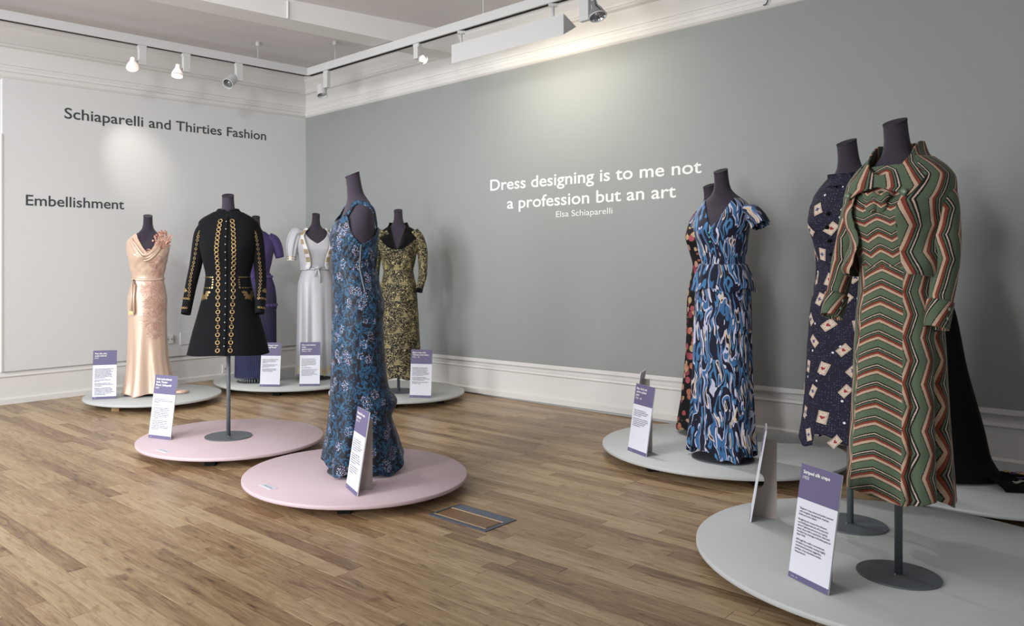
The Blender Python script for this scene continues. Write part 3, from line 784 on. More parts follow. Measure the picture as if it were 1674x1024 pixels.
def cloth(name, S, mat, parent, zb, zt, u0=-PI, u1=PI, nu=180, nz=110, off=0.005, thick=0.0025, uvr=0.14, v0=0.0):
    closed = abs((u1-u0)-2*PI) < 1e-6
    u = np.linspace(u0, u1, nu, endpoint=not closed)
    lo = zb(u) if callable(zb) else np.full(nu, float(zb)); hi = zt(u) if callable(zt) else np.full(nu, float(zt))
    s = np.linspace(0, 1, nz)[:, None]; Z = lo[None]+(hi-lo)[None]*s; U = np.broadcast_to(u[None], Z.shape)
    P = S.xyz(U, Z, off)
    UV = np.stack([U*uvr, Z+v0], -1)
    return grid_mesh(name, P, UV, mat, parent, closed, thick)
def sleeve(name, S, mat, parent, v0=0.0, v1=1.0, nu=40, nz=70, off=0.0, thick=0.0025, uo=0.0, side=1):
    u = np.linspace(-PI, PI, nu, endpoint=False); s = np.linspace(v1, v0, nz)[:, None]
    V = np.broadcast_to(s, (nz, nu)); U = np.broadcast_to(u[None], (nz, nu)); P = S.xyz(U, V, off)
    UV = np.stack([U*float(S.r(0.5))+uo, -V*S.L], -1)
    return grid_mesh(name, P, UV, mat, parent, True, thick, flip=False)
def vline(form, zv, xn, zn, zback=None, p=1.0, asym=0.0):
    zs = np.linspace(zv, zn, 60); x = xn*((zs-zv)/(zn-zv))**p
    us = np.arcsin(np.clip(x/form.a(zs), 0, 0.98)); us = np.maximum.accumulate(us+np.arange(60)*1e-5); ue = us[-1]; zback = zback or zn
    def f(u):
        u = np.abs((np.asarray(u)+PI+asym) % (2*PI)-PI)
        w = np.clip((u-ue)/(PI-ue), 0, 1)
        return np.where(u < ue, np.interp(u, us, zs), zn+(zback-zn)*w)
    return f
def ripple(n, amp, z_lo, z_hi, seed=0, p=1.3, sharp=0.0, drift=0.0, lo_amp=1.0):
    r = np.random.RandomState(seed); ks = np.array([n, n+2, n-1, 2*n+1]); ph = r.rand(4)*6.28; w = np.array([.5, .3, .3, .18])
    def f(u, z):
        t = np.clip((z_hi-z)/(z_hi-z_lo), 0, 1)**p*amp; s = 0
        for k, q, ww in zip(ks, ph, w): s = s+ww*np.cos(k*u+q+drift*z*(k % 3-1))
        return t*s
    return f
def add(*fs): return lambda u, z: sum(f(u, z) for f in fs)
def ruche(amp, zc, wz, freq=95, slope=0.5, seed=1):
    def f(u, z): return amp*np.exp(-((z-zc)/wz)**2)*(np.sin(freq*(z+slope*0.14*np.sin(u)))+0.6*np.sin(freq*1.63*(z-slope*0.10*u)+seed))
    return f
def patch(acc, S, u0, v0, pts, off, rot=0.0):
    """flat motif laid on a surface; pts in metres round (u0, v0), first point is the fan centre"""
    c, s = math.cos(rot), math.sin(rot); du, dv = S.du(u0, v0), S.dv; k = len(acc.v)
    sg = -1.0 if isinstance(S, Sleeve) else 1.0
    for x, y in pts:
        X, Y = x*c-y*s, x*s+y*c; acc.v.append(tuple(S.pt(u0+X*du, v0+sg*Y*dv, off)))
    n = len(pts)
    for i in range(1, n): acc.f.append((k, k+i, k+(i % (n-1))+1))
def ell(rx, ry, n=10, cx=0, cy=0): return [(cx, cy)]+[(cx+rx*math.cos(2*PI*i/n), cy+ry*math.sin(2*PI*i/n)) for i in range(n)]
def rect(w, h, k=2):
    e = []; c = [(-w, -h), (w, -h), (w, h), (-w, h)]
    for i in range(4):
        a, b = c[i], c[(i+1) % 4]; e += [(a[0]+(b[0]-a[0])*j/k, a[1]+(b[1]-a[1])*j/k) for j in range(k)]
    return [(0, 0)]+e
def band(name, S, path, w, mat, parent, off=0.006, thick=0.002, n=40):
    """narrow strip along (u, v) points"""
    t = np.linspace(0, 1, len(path)); fu = pchip(t, [p[0] for p in path]); fv = pchip(t, [p[1] for p in path]); q = np.linspace(0, 1, n)
    c = S.xyz(fu(q), fv(q), off); T = np.gradient(c, axis=0); T /= np.linalg.norm(T, axis=1, keepdims=True)
    e = 1e-3; Nn = S.xyz(fu(q), fv(q), off+0.01)-c; Nn /= np.linalg.norm(Nn, axis=1, keepdims=True); B = np.cross(T, Nn)
    rows = np.stack([c-B*w/2, c-B*w/6+Nn*0.0015, c+B*w/6+Nn*0.0015, c+B*w/2], 0)
    L = np.concatenate([[0], np.cumsum(np.linalg.norm(np.diff(c, axis=0), axis=1))])
    UV = np.stack([np.broadcast_to(L[None], (4, n)), np.broadcast_to((np.array([0, .33, .67, 1])*w)[:, None], (4, n))], -1)
    return grid_mesh(name, rows, UV, mat, parent, False, thick)
def mannequin(x, y, rz, label, top=1.56, plate=0.14, pole=True, low=0.86):
    t = thing('mannequin', label, 'mannequin', (x, y, DECK), rz)
    d = top-1.56
    rows = [(z+d, a-.004, b-.004, cx, cy) for z, a, b, cx, cy in UP]+[(low+d, .140, .100, 0, .01), (0.95+d, .136, .096, 0, .006)]
    S = Form(rows, top=top, zb=1.235+d)
    zs = np.linspace(low+d, top, 90); u = np.linspace(-PI, PI, 56, endpoint=False)
    U, Z = np.meshgrid(u, zs); P = S.xyz(U, Z, -0.002)
    grid_mesh('torso', P, np.stack([U*.14, Z], -1), M_body, t, True)
    rim = P[-1]; c = rim.mean(0); k = rim.shape[0]
    v = [tuple(c+(p-c)*1.03) for p in rim]+[tuple(c+(p-c)*1.03+np.array([0, -.002, .007])) for p in rim]
    link_mesh('neck_cap', v, [(j, (j+1) % k, k+(j+1) % k, k+j) for j in range(k)]+[tuple(range(k, 2*k)), tuple(range(k-1, -1, -1))], M_cap, t)
    bot = P[0]; link_mesh('torso_base', [tuple(p) for p in bot], [tuple(range(k-1, -1, -1))], M_cap, t)
    k = MB(); k.tube([(0, 0, 0.005), (0, 0, low+d+0.02)], 0.0125, 20); k.build('pole', M_steel, t, True)
    k = MB(); k.lathe([(plate-0.001, 0.0), (plate, 0.001), (plate, 0.005), (plate-0.001, 0.006)], 96); bp = autosmooth(k.build('base_plate', M_steel, t))
    k = MB(); k.lathe([(0.003, 0.006), (0.003, 0.010)], 10, (0.0, -0.02, 0)); k.build('screw', M_bead, bp)
    return t
def garment(name, label, cat, x, y, rz): return thing(name, label, cat, (x, y, DECK), rz)
def shift(rows, d, s=1.0): return [(z+d, a*s, b*s, cx, cy) for z, a, b, cx, cy in rows]

# ---- peach satin gown, far left
mx, my, mr = -2.503, 6.46, R(21)
mannequin(mx, my, mr, 'aubergine dress form wearing the peach satin gown', 1.462, 0.15)
g = garment('evening_gown', 'long peach satin gown with beaded flower bursts on the left platform', 'dress', mx, my, mr)
rows = shift(UP[:9], -0.098)+[(0.0, .205, .17, .015, .01), (.12, .178, .150, .010, .008), (.35, .150, .125, 0, .0), (.60, .146, .118, -.004, 0), (.78, .150, .118, -.005, .005), (.87, .135, .105, -.002, 0)]
fo = add(ripple(7, .020, 0.0, .62, 3, 1.2), ruche(.0015, 1.1, .12, 60, 1.2))
S = Form(rows, fold=fo, zb=1.137, top=1.60)
zt = vline(S, 1.165, .086, 1.325, 1.33, 0.8)
dress = cloth('dress_body', S, M_peach, g, lambda u: 0.012+0.012*np.cos(5*u), zt, nu=220, nz=160)
for i, (zz, w) in enumerate(((1.20, .020), (1.175, .017), (1.155, .014))):   # soft cowl folds
    band('cowl_fold', S, [(-.95+.05*i, 1.285-.01*i), (-.55, zz+.03), (-.12, zz-.055), (.25, zz-.012), (.52, zz+.05)], w, M_peach, g, .012+.003*(i == 1), .004)
band('belt', S, [(-PI+.01, .955), (-1.5, .952), (0, .945), (1.5, .955), (PI-.01, .955)], .018, M_peach, g, .009, .003, 90)
sash = MB()
for k, (dx, l) in enumerate(((0, .25), (.016, .27))):
    pts = [(-.108+dx*.3, -.070, .945), (-.116+dx, -.098, .90), (-.122+dx, -.110, .80), (-.126+dx*1.3, -.118, .945-l)]
    sash.tube(pts, [.006, .009, .010, .011], 8)
sh = sash.build('sash_ends', M_peach, g, True)
tt = MB()
for k in range(14):
    x0 = -.142+.036*(k/13); tt.tube([(x0*.98, -.119, .695), (x0, -.120+.004*math.sin(k*2), .665)], .0022, 5)
tt.build('tassels', M_palegold, sh)
r5 = random.Random(5); beads = MB(); beads2 = MB()
for (u0, z0, R1, n) in ((.42, 1.09, .055, 46), (.50, 1.00, .050, 40), (.15, .87, .07, 60), (.50, .865, .065, 64), (.36, .735, .075, 80), (.30, .62, .085, 70), (.62, .72, .06, 40), (.25, 1.17, .04, 20), (.34, .52, .06, 34)):
    n = int(n*1.7)
    for i in range(n):
        w = 2*PI*i/n+r5.uniform(-.08, .08); ra, rb = R1*r5.uniform(.15, .4), R1*r5.uniform(.65, 1.15)
        m_ = (ra+rb)/2; q = [(m_, 0), (ra, -.0012), (rb, -.0021), (rb, .0021), (ra, .0012)]
        patch(beads if i % 3 else beads2, S, u0, z0, q, .0062, w)
for i in range(420):
    patch(beads, S, .42+r5.gauss(0, .24), r5.uniform(.46, 1.16), ell(.0026, .0026, 6), .0062)
o = beads.build('beaded_flowers', plain('beige beads', (200, 160, 142), 0.4, 0.7, metal=0.2), g); o['kind'] = 'stuff'
o = beads2.build('dark_bead_rays', plain('taupe beads', (156, 122, 110), 0.4, 0.7, metal=0.2), g); o['kind'] = 'stuff'
cs = bpy.data.objects.new('corsage', None)
M_petal = plain('dusty peach ribbon', (212, 160, 142), 0.55, 0.4, mottled=0.15, scale=40)
cm = MB(); c0_ = Vector((.112, -.085, 1.275))
for i in range(130):
    w, ph = r5.uniform(0, 2*PI), math.acos(r5.uniform(-1, 1)); d = Vector((math.sin(ph)*math.cos(w), -abs(math.sin(ph)*math.sin(w))*.8, math.cos(ph)))
    p = c0_+Vector((d.x*.070, d.y*.060, d.z*.070))*r5.uniform(.55, 1.05); X = d.orthogonal().normalized(); Y = d.cross(X); s_ = r5.uniform(.007, .013)
    tip = p+d*r5.uniform(.004, .014)
    cm.add([p-X*s_, p+Y*s_*.6, p+X*s_, p-Y*s_*.6, tip+X*s_*.8, tip-X*s_*.8], [(0, 1, 4), (1, 2, 4), (2, 3, 5), (3, 0, 5), (0, 4, 5), (2, 5, 4)])
o = cm.build('corsage', M_petal, g); o['label'] = 'ribbon flower corsage on the shoulder'; o['kind'] = 'stuff'
tr = MB(); tr.tube([(.17, -.05, .018), (.25, -.09, .016), (.315, -.07, .015), (.27, -.02, .016), (.16, .02, .018)], [.012, .013, .009, .012, .014], 8); tr.build('train_fold', M_peach, g, True)

# ---- black coat with gold rings
mx, my, mr = -1.387, 4.868, R(8)
mannequin(mx, my, mr, 'aubergine dress form on a tall stand wearing the black coat', 1.487, 0.143, low=0.72)
g = garment('embroidered_coat', 'black knee length coat with rows of gold rings on the nearer left stand', 'coat', mx, my, mr)
rows = shift(UP[1:9], -0.073, 1.04)+[(.515, .236, .185, 0, .0), (.65, .205, .155, 0, 0), (.80, .165, .125, 0, 0), (.90, .142, .108, 0, 0), (1.0, .127, .096, -.002, 0)]
rows = [(z, a, b, cx, cy) for z, a, b, cx, cy in rows if z < 1.21]+[(1.235, .170, .106, 0, -.002), (1.29, .174, .094, 0, .004), (1.325, .172, .086, 0, .006), (1.352, .150, .078, 0, .006), (1.375, .112, .070, 0, .005), (1.395, .078, .062, 0, .002), (1.43, .058, .054, 0, 0)]
S = Form(rows, fold=ripple(4, .006, .515, .9, 4), bust=.012, zb=1.17, top=1.60)
cloth('coat_body', S, M_black, g, lambda u: .518+.004*np.cos(3*u), lambda u: 1.392+.0*np.cos(u), nu=160, nz=110, off=.008)
S2 = Form([(1.355, .125, .076, 0, .006), (1.380, .094, .068, 0, .004), (1.398, .066, .060, 0, .001), (1.42, .052, .053, 0, -.004), (1.43, .051, .052, 0, -.006)], bust=0, top=1.7)
cloth('stand_collar', S2, M_black, g, 1.376, lambda u: 1.412+.008*np.cos(u+PI), R(9), R(351), nu=80, nz=14, off=.008)
sl = Sleeve([(-.138, .005, 1.318), (-.166, .006, 1.25), (-.193, 0, 1.08), (-.222, -.03, .92), (-.242, -.07, .765)], [.038, .050, .044, .039, .034])
sr = Sleeve([(.138, .005, 1.318), (.166, .006, 1.25), (.188, 0, 1.08), (.200, -.03, .92), (.196, -.07, .765)], [.038, .050, .044, .039, .034])
cuffs = []
for s_ in (sl, sr):
    o = sleeve('sleeve', s_, M_black, g)
    cuffs.append(o)
rings = [MB(), MB()]; kn = MB()
def chain(acc, S, path, n, r, rr, off=.010, knots=True):
    t = np.linspace(0, 1, len(path)); fu = pchip(t, [p[0] for p in path]); fv = pchip(t, [p[1] for p in path])
    for i in range(n):
        q = (i+.5)/n; u, v = float(fu(q)), float(fv(q)); c = S.pt(u, v, off)
        e1 = (S.pt(u+.03, v, off)-c).normalized(); e2 = (S.pt(u, v+(.01 if S.dv == 1 else .01), off)-c).normalized()
        acc.torus(c, r, rr, e1, e2, 12, 6)
        if knots and i < n-1:
            q2 = (i+1)/n; c2 = S.pt(float(fu(q2)), float(fv(q2)), off); acc.torus(c2, rr*.9, rr*.7, e1, e2, 6, 4)
for k, sg in enumerate((-1, 1)):
    A = .052 if sg < 0 else .050
    def uu(x, z): return sg*math.asin(min(.9, x/float(S.a(z))))
    pth = [(uu(.024, 1.345), 1.345), (uu(.038, 1.22), 1.22), (uu(.040, 1.10), 1.10), (uu(.036, .95), .95), (uu(.032, .75), .75), (uu(.027, .53), .53)]
    chain(rings[k], S, pth, 24, .0115, .0040)
for r_ in rings:
    o = r_.build('front_ring_trim', M_gold, g, True); o['kind'] = 'stuff'
for s_, o in zip((sl, sr), cuffs):
    sg = -1 if s_ is sl else 1
    m = MB(); chain(m, s_, [(-sg*.15, .03), (sg*.1, .3), (sg*.15, .6), (-sg*.3, .88)], 24, .0066, .0018, .004)
    for vv in (.86, .95): chain(m, s_, [(-sg*.3, vv), (sg*.6, vv+.002), (sg*1.5, vv)], 5, .0055, .0017, .004)
    m.build('sleeve_ring_trim', M_gold, o, True)
    m = MB()
    for i in range(6):
        w = R(20+i*28); patch(m, s_, sg*.95, .80, [(.014, 0)]+[(.014+.013*math.cos(q), .0045*math.sin(q)) for q in np.linspace(0, 2*PI, 9)[:-1]], .003, w)
    m.build('cuff_palmette', M_gold, o)
m = MB()
for sg in (-1, 1):                                # pocket flaps and palmettes below
    u0 = sg*.95
    for (x, y) in [(-.045+.09*i/7, .035) for i in range(8)]+[(-.048*sg, .035-.06*i/4) for i in range(1, 5)]+[(.0475*sg*(-1+2*i/6), -.03+.0*i) for i in range(7)]:
        patch(m, S, u0, .955, ell(.0052, .0045, 8, x, y), .012)
    for i in range(8):
        w = R(175+i*27) if sg > 0 else R(5-i*27); L = .024 if i % 2 else .028
        patch(m, S, u0+sg*.05, .895, [(L+.006, 0)]+[(L+.004+L*.7*math.cos(q), .0085*math.sin(q)) for q in np.linspace(0, 2*PI, 11)[:-1]], .0115, w)
m.build('pocket_embroidery', M_gold, g)
m = MB()
for i in range(17):
    z = 1.33-i*.047; c = S.pt(0, z, .010); m.lathe([(.0045, 0), (.0035, .003), (.001, .004)], 8, M=Matrix.Translation(c) @ Matrix.Rotation(PI/2, 4, 'X'))
m.build('front_studs', M_bead, g, True)
band('front_edge', S, [(0.02, 1.37), (0.02, 1.1), (0.02, .8), (0.02, .52)], .012, M_velvet, g, .009, .002, 60)

# ---- purple fringed dress in the corner
mx, my, mr = -1.80, 7.20, R(16)
mannequin(mx, my, mr, 'aubergine dress form wearing the purple fringed dress', 1.50, 0.17)
g = garment('fringed_dress', 'purple dress with long blue violet fringe, half hidden by the black coat', 'dress', mx, my, mr)
rows = shift(UP[:9], -.06)+[(.03, .178, .165, .0, 0), (.40, .174, .150, 0, 0), (.70, .172, .135, 0, 0), (.85, .160, .122, 0, 0), (.95, .132, .100, 0, 0)]
S = Form(rows, zb=1.175, top=1.62)
cloth('bodice', S, M_purple, g, .95, vline(S, 1.28, .07, 1.375, 1.38), nu=140, nz=60)
rs = np.random.RandomState(4); jag = rs.rand(400)
Sf = Form(rows, zb=1.175, fold=lambda u, z: .0035*np.sign(np.sin(85*u+3*np.sin(5*z)))*np.clip((.99-z)*6, .2, 1))
for i, (zb_, zt_, of) in enumerate(((.655, .99, .012), (.035, .70, .008))):
    cloth('fringe_tier', Sf, M_fringe, g, lambda u, zb_=zb_: zb_+.025*np.interp((u+PI)/(2*PI)*399, np.arange(400), jag), zt_, nu=340, nz=26, off=of, thick=0)
for zc in (.96, .70):
    band('beaded_band', S, [(-PI+.01, zc), (-1.5, zc), (0, zc), (1.5, zc), (PI-.01, zc)], .022, M_purple, g, .018, .003, 90)
    m = MB()
    for i in range(26):
        u = -PI+2*PI*i/26; c = S.pt(u, zc, .022); e1 = (S.pt(u+.03, zc, .022)-c).normalized(); m.torus(c, .010, .003, e1, Vector((0, 0, 1)), 10, 5)
    m.build('loop_trim', plain('violet cord', (100, 78, 140), .6), g, True)
for sg in (-1, 1):
    s_ = Sleeve([(sg*.11, .006, 1.325), (sg*.16, .006, 1.29), (sg*.195, -.005, 1.22), (sg*.215, -.012, 1.135)], [.052, .062, .056, .046])
    sleeve('sleeve', s_, M_purple, g, nz=30)
m = MB()
for i in range(22):
    u = -1.5+3*i/21; p = S.pt(u, .05, -.03); m.tube([(p.x, p.y, .012), (p.x*1.01, p.y*1.01, .035)], .004, 5)
m.build('beaded_hem', M_bead, g)

# ---- silver gown with bolero
mx, my, mr = -1.283, 7.38, R(20)
mannequin(mx, my, mr, 'aubergine dress form wearing the silver gown and bolero', 1.535, 0.15)
g = garment('evening_gown', 'long silver grey satin gown with knotted waist in the corner of the room', 'dress', mx, my, mr)
rows = shift(UP[:9], -.025)+[(.03, .188, .17, .0, 0), (.35, .172, .150, 0, 0), (.70, .166, .130, 0, 0), (.88, .160, .120, 0, 0), (.98, .135, .1, 0, 0)]
S = Form(rows, fold=ripple(9, .013, .03, 1.0, 8, .8), zb=1.21, top=1.62)
def sweet(u):
    a = np.abs((u+PI) % (2*PI)-PI); return np.interp(a, [0, .30, .62, .95, 1.3, PI], [1.265, 1.30, 1.345, 1.38, 1.24, 1.22])
cloth('dress_body', S, M_silver, g, lambda u: .045+.01*np.cos(6*u), sweet, nu=220, nz=130)
band('waist_band', S, [(-PI+.01, 1.035), (0, 1.03), (PI-.01, 1.035)], .022, M_silver, g, .010, .003, 80)
m = MB(); m.tube([(-.03, -.118, 1.035), (0, -.130, 1.045), (.03, -.118, 1.035)], [.008, .016, .008], 10); m.tube([(0, -.128, 1.035), (.012, -.132, .98), (.02, -.135, .90)], [.007, .010, .006], 8); m.tube([(-.005, -.128, 1.035), (-.02, -.130, 1.0), (-.03, -.128, .96)], [.006, .008, .005], 8)
m.build('waist_knot', M_silver, g, True)
m = MB()
for i in range(30):
    patch(m, S, -1.2+2.4*i/29, .09+.02*math.sin(i), [(0, 0), (-.006, -.03), (.006, -.03), (.003, .03), (-.003, .03)], .008)
m.build('gold_hem_embroidery', M_palegold, g)
b = garment('bolero', 'silver grey satin bolero with puff sleeves and gold embroidered front edges', 'jacket', mx, my, mr)
def bol_b(u): 
    a = np.abs(u-PI) ; return np.interp(PI-a, [.3, .5, .8, 1.6, PI], [1.10, 1.04, 1.015, 1.02, 1.03])
rb = [(z, a_*1.07+.004, b_*1.10+.004, cx, cy) for z, a_, b_, cx, cy in shift(UP[:8], -.025)]+[(.99, .150, .118, 0, 0)]
Sb = Form(rb, fold=ruche(.001, 1.1, .2, 40), zb=1.21, top=1.62)
def frontcol(u0):                                  # the front edge swings away from the neck towards the waist
    return None
nU, nZ = 150, 70; zz = np.linspace(0, 1, nZ)[:, None]
def bol_grid():
    w = np.linspace(0, 1, nU)[None]; Zt = 1.415
    Z0 = 1.02+zz*(Zt-1.02); ue = np.interp(Z0, [1.02, 1.06, 1.15, 1.28, 1.36, 1.415], [.75, .42, .42, .60, .72, .95])
    U = ue+(2*PI-2*ue)*w; Z = Z0+0*w; Z = np.where(Z < 1.05, Z, Z)
    return U, Z
U, Z = bol_grid(); P = Sb.xyz(U, Z, .010); grid_mesh('jacket_body', P, np.stack([U*.14, Z], -1), M_silver, b, False, .003)
M_embb = plain('white embroidery ground', (226, 224, 222), .6, .4, mottled=.2, scale=120)
for sg in (-1, 1):
    pth = [(sg*.98, 1.41), (sg*.84, 1.36), (sg*.70, 1.28), (sg*.60, 1.20), (sg*.52, 1.13), (sg*.54, 1.07), (sg*.70, 1.035)]
    fe = band('embroidered_front', Sb, pth, .046, M_embb, b, .016, .002, 50)
    m = MB()
    for q in (.14, .33, .52, .70):
        t_ = np.linspace(0, 1, len(pth)); u_ = float(pchip(t_, [p[0] for p in pth])(q)); v_ = float(pchip(t_, [p[1] for p in pth])(q))
        for i in range(4):
            for j in range(4):
                patch(m, Sb, u_+(i-1.5)*.062, v_+(j-1.5)*.0115, rect(.0046, .0044, 1), .0225, R(20))
    o = m.build('gold_square_motifs', plain('antique gold', (150, 126, 76), .5, .5, mottled=.1, scale=50), fe); o['kind'] = 'stuff'
    fs = lambda u, v: .006*np.cos(9*u+1)*np.sin(PI*np.clip(v, 0, 1))**.7
    s_ = Sleeve([(sg*.125, .004, 1.365), (sg*.175, .004, 1.36), (sg*.21, 0, 1.28), (sg*.225, -.01, 1.18), (sg*.225, -.015, 1.12)], [.045, .066, .070, .060, .046], fold=fs)
    so = sleeve('puff_sleeve', s_, M_silver, b, nu=60, nz=40)
    s2 = Sleeve([(sg*.225, -.013, 1.155), (sg*.228, -.015, 1.105)], [.050, .052]); sleeve('cuff', s2, M_embb, so, nz=6)
    m = MB()
    for i in range(14):
        for j in (.3, .7): patch(m, s2, 2*PI*i/14, j, rect(.006, .006, 1), .003)
    m.build('cuff_gold', M_gold, so)

# ---- black and gold coat dress
mx, my, mr = -.452, 6.62, R(-3)
mannequin(mx, my, mr, 'aubergine dress form wearing the black and gold coat dress', 1.518, 0.15)
g = garment('coat_dress', 'black and gold brocade coat dress with black velvet collar against the grey wall', 'dress', mx, my, mr)
rows = [r for r in shift(UP[:9], -.042, 1.02) if not 1.23 < r[0] < 1.31]+[(.12, .185, .160, .006, 0), (.40, .172, .140, .004, 0), (.70, .158, .122, .002, 0), (.88, .146, .112, 0, 0), (.98, .126, .098, 0, 0), (1.27, .166, .095, 0, 0)]
S = Form(rows, fold=ripple(6, .008, .12, .9, 9, 1.0), zb=1.19, top=1.64)
zt = vline(S, 1.185, .070, 1.385, 1.39, .9)
cloth('dress_body', S, M_brocade, g, lambda u: .125+.010*np.cos(7*u), zt, nu=200, nz=120)
def lap(sg):                                        # shawl collar: a wide leaf each side of the opening
    n = 24; A, B = [], []
    for i in range(n):
        q = .93*i/(n-1); z = 1.195+q*.215
        ui = sg*math.asin(min(.95, (.004+.060*q)/float(S.a(min(z, 1.385))))) 
        wd = .012+.098*math.sin(PI*min(1, q*.60+.03))
        a = S.pt(ui, min(z, 1.40), .010); d = Vector((sg*1.0, 0, -.10-.25*(1-q))).normalized()
        x = a.x+sg*wd*.95
        zz_ = z-.030*q+(.0); aa = min(.985, abs(x)/float(S.a(min(max(zz_, 1.1), 1.385))))
        bpt = S.pt(sg*math.asin(aa), min(zz_, 1.385), .016)
        A.append(a); B.append(bpt)
    P = np.array([[tuple(p) for p in A], [tuple((p*.5+q_*.5)+Vector((0, -.006, .004))) for p, q_ in zip(A, B)], [tuple(p) for p in B]])
    return grid_mesh('collar', P, np.zeros((3, n, 2)), M_velvet, g, False, .004)
lap(-1); lap(1)
Sc = Form([(1.36, .105, .080, 0, .008), (1.40, .078, .066, 0, .004), (1.43, .066, .060, 0, 0)], bust=0, top=1.9)
cloth('back_collar', Sc, M_velvet, g, 1.355, 1.425, R(62), R(298), nu=60, nz=10, off=.008)
slv = []
for sg, pth in ((-1, [(-.125, .004, 1.35), (-.168, .004, 1.28), (-.190, 0, 1.13), (-.195, -.02, 1.0), (-.185, -.045, .865)]), (1, [(.125, .004, 1.35), (.170, .004, 1.28), (.205, 0, 1.14), (.208, -.02, 1.0), (.182, -.05, .865)])):
    s_ = Sleeve(pth, [.050, .060, .050, .042, .036]); so = sleeve('sleeve', s_, M_brocade, g); slv.append((s_, so))
    s2 = Sleeve([pth[-1], tuple(Vector(pth[-1])+Vector((-.004*sg, -.006, -.024)))], [.037, .036]); sleeve('velvet_cuff', s2, M_velvet, so, nz=4)
M_pagoda = plain('dull gold print', (176, 164, 118), 0.6, 0.3, mottled=0.2, scale=90)
def pagoda(acc, S, u, v, s, off):
    for w, h, y in ((.56, .07, -.42), (.30, .09, -.31), (.44, .05, -.20), (.20, .09, -.09), (.33, .05, .01), (.13, .09, .11), (.22, .04, .20), (.07, .09, .29), (.025, .12, .42)):
        patch(acc, S, u, v, [(0, y*s), (-w*s, (y-h/2)*s), (w*s, (y-h/2)*s), (w*s*.78, (y+h/2)*s), (-w*s*.78, (y+h/2)*s)], off)
rp = random.Random(3)
for row, z in enumerate((1.30, 1.215, 1.06, .93, .80, .665, .53, .40, .27, .17)):
    for k in range(-4, 5):
        u = k*.80+(.4 if row % 2 else .02)+rp.uniform(-.05, .05)
        if z > 1.15 and abs(u) < .45: continue
        if abs(u) < PI:
            m = MB(); pagoda(m, S, u, z+rp.uniform(-.01, .01), .058, .0075); m.build('pagoda_motif', M_pagoda, g)
for s_, so in slv:
    for v, u in ((.12, 0), (.12, 2), (.36, .8), (.42, -1.2), (.62, 0), (.84, .5), (.84, -1.6)):
        m = MB(); pagoda(m, s_, u, v, .044, .003); m.build('pagoda_motif', M_pagoda, so)

# ---- blue floral gown, side on
mx, my, mr = -.494, 4.05, R(-72)
mannequin(mx, my, mr, 'aubergine dress form seen side on in the blue floral gown', 1.525, 0.15)
g = garment('evening_gown', 'tall blue floral crepe gown seen from the side on the nearest pink platform', 'dress', mx, my, mr)
rows = [(.03, .17, .180, 0, .010), (.10, .165, .172, 0, .012), (.22, .160, .160, 0, .020), (.38, .158, .146, 0, .018), (.55, .158, .134, 0, .010), (.75, .160, .124, 0, .006), (.87, .156, .122, 0, .012), (.97, .138, .112, 0, .0), (1.06, .124, .106, 0, -.010),
        (1.13, .134, .108, 0, -.010), (1.21, .150, .114, 0, -.008), (1.27, .158, .108, 0, -.002), (1.31, .158, .096, 0, .004), (1.35, .136, .08, 0, .01), (1.38, .102, .07, 0, .01), (1.41, .07, .06, 0, .005)]
def bustle(u, z):
    uu = (u+PI) % (2*PI)-PI; bk = np.exp(-((np.abs(uu)-PI)/.9)**2)
    return bk*(.040*np.exp(-((z-.36)/.05)**2)+.075*np.clip((.28-z)/.25, 0, 1)**1.1)
S = Form(rows, fold=add(ripple(6, .020, .03, .5, 12, 1.4), ruche(.0024, 1.12, .12, 80, 1.9), ruche(.002, .9, .25, 50, 1.2, 3), bustle), zb=1.20, bust=.012, top=1.64)
def gt(u):
    a = np.abs((u+PI) % (2*PI)-PI); return np.interp(a, [0, .35, .62, .95, 1.25, 1.6, 2.2, 2.6, PI], [1.285, 1.295, 1.325, 1.29, 1.215, 1.165, 1.20, 1.25, 1.26])
def gb(u):
    a = (u+PI) % (2*PI)-PI; return .022+.018*np.cos(4*u+.5)+.050*np.exp(-((np.abs(a)-PI)/.5)**2)+.035*np.exp(-(a/.6)**2)
cloth('dress_body', S, M_bluefloral, g, gb, gt, nu=260, nz=220, uvr=.15)
Sm = Form([(z-.035, a-.002, b-.002, cx, cy) for z, a, b, cx, cy in UP], zb=1.20, top=1.525)
for sg in (-1, 1):
    band('shoulder_strap', Sm, [(sg*.58, 1.30), (sg*.74, 1.335), (sg*.95, 1.365), (sg*1.35, 1.378), (sg*1.9, 1.365), (sg*2.3, 1.33), (sg*2.5, 1.25)], .021, M_bluefloral, g, .006, .003, 50)
band('side_zip', S, [(1.60, 1.165), (1.58, 1.05), (1.62, .93)], .007, plain('grey zip tape', (92, 98, 104), .6), g, .008, .0015, 30)

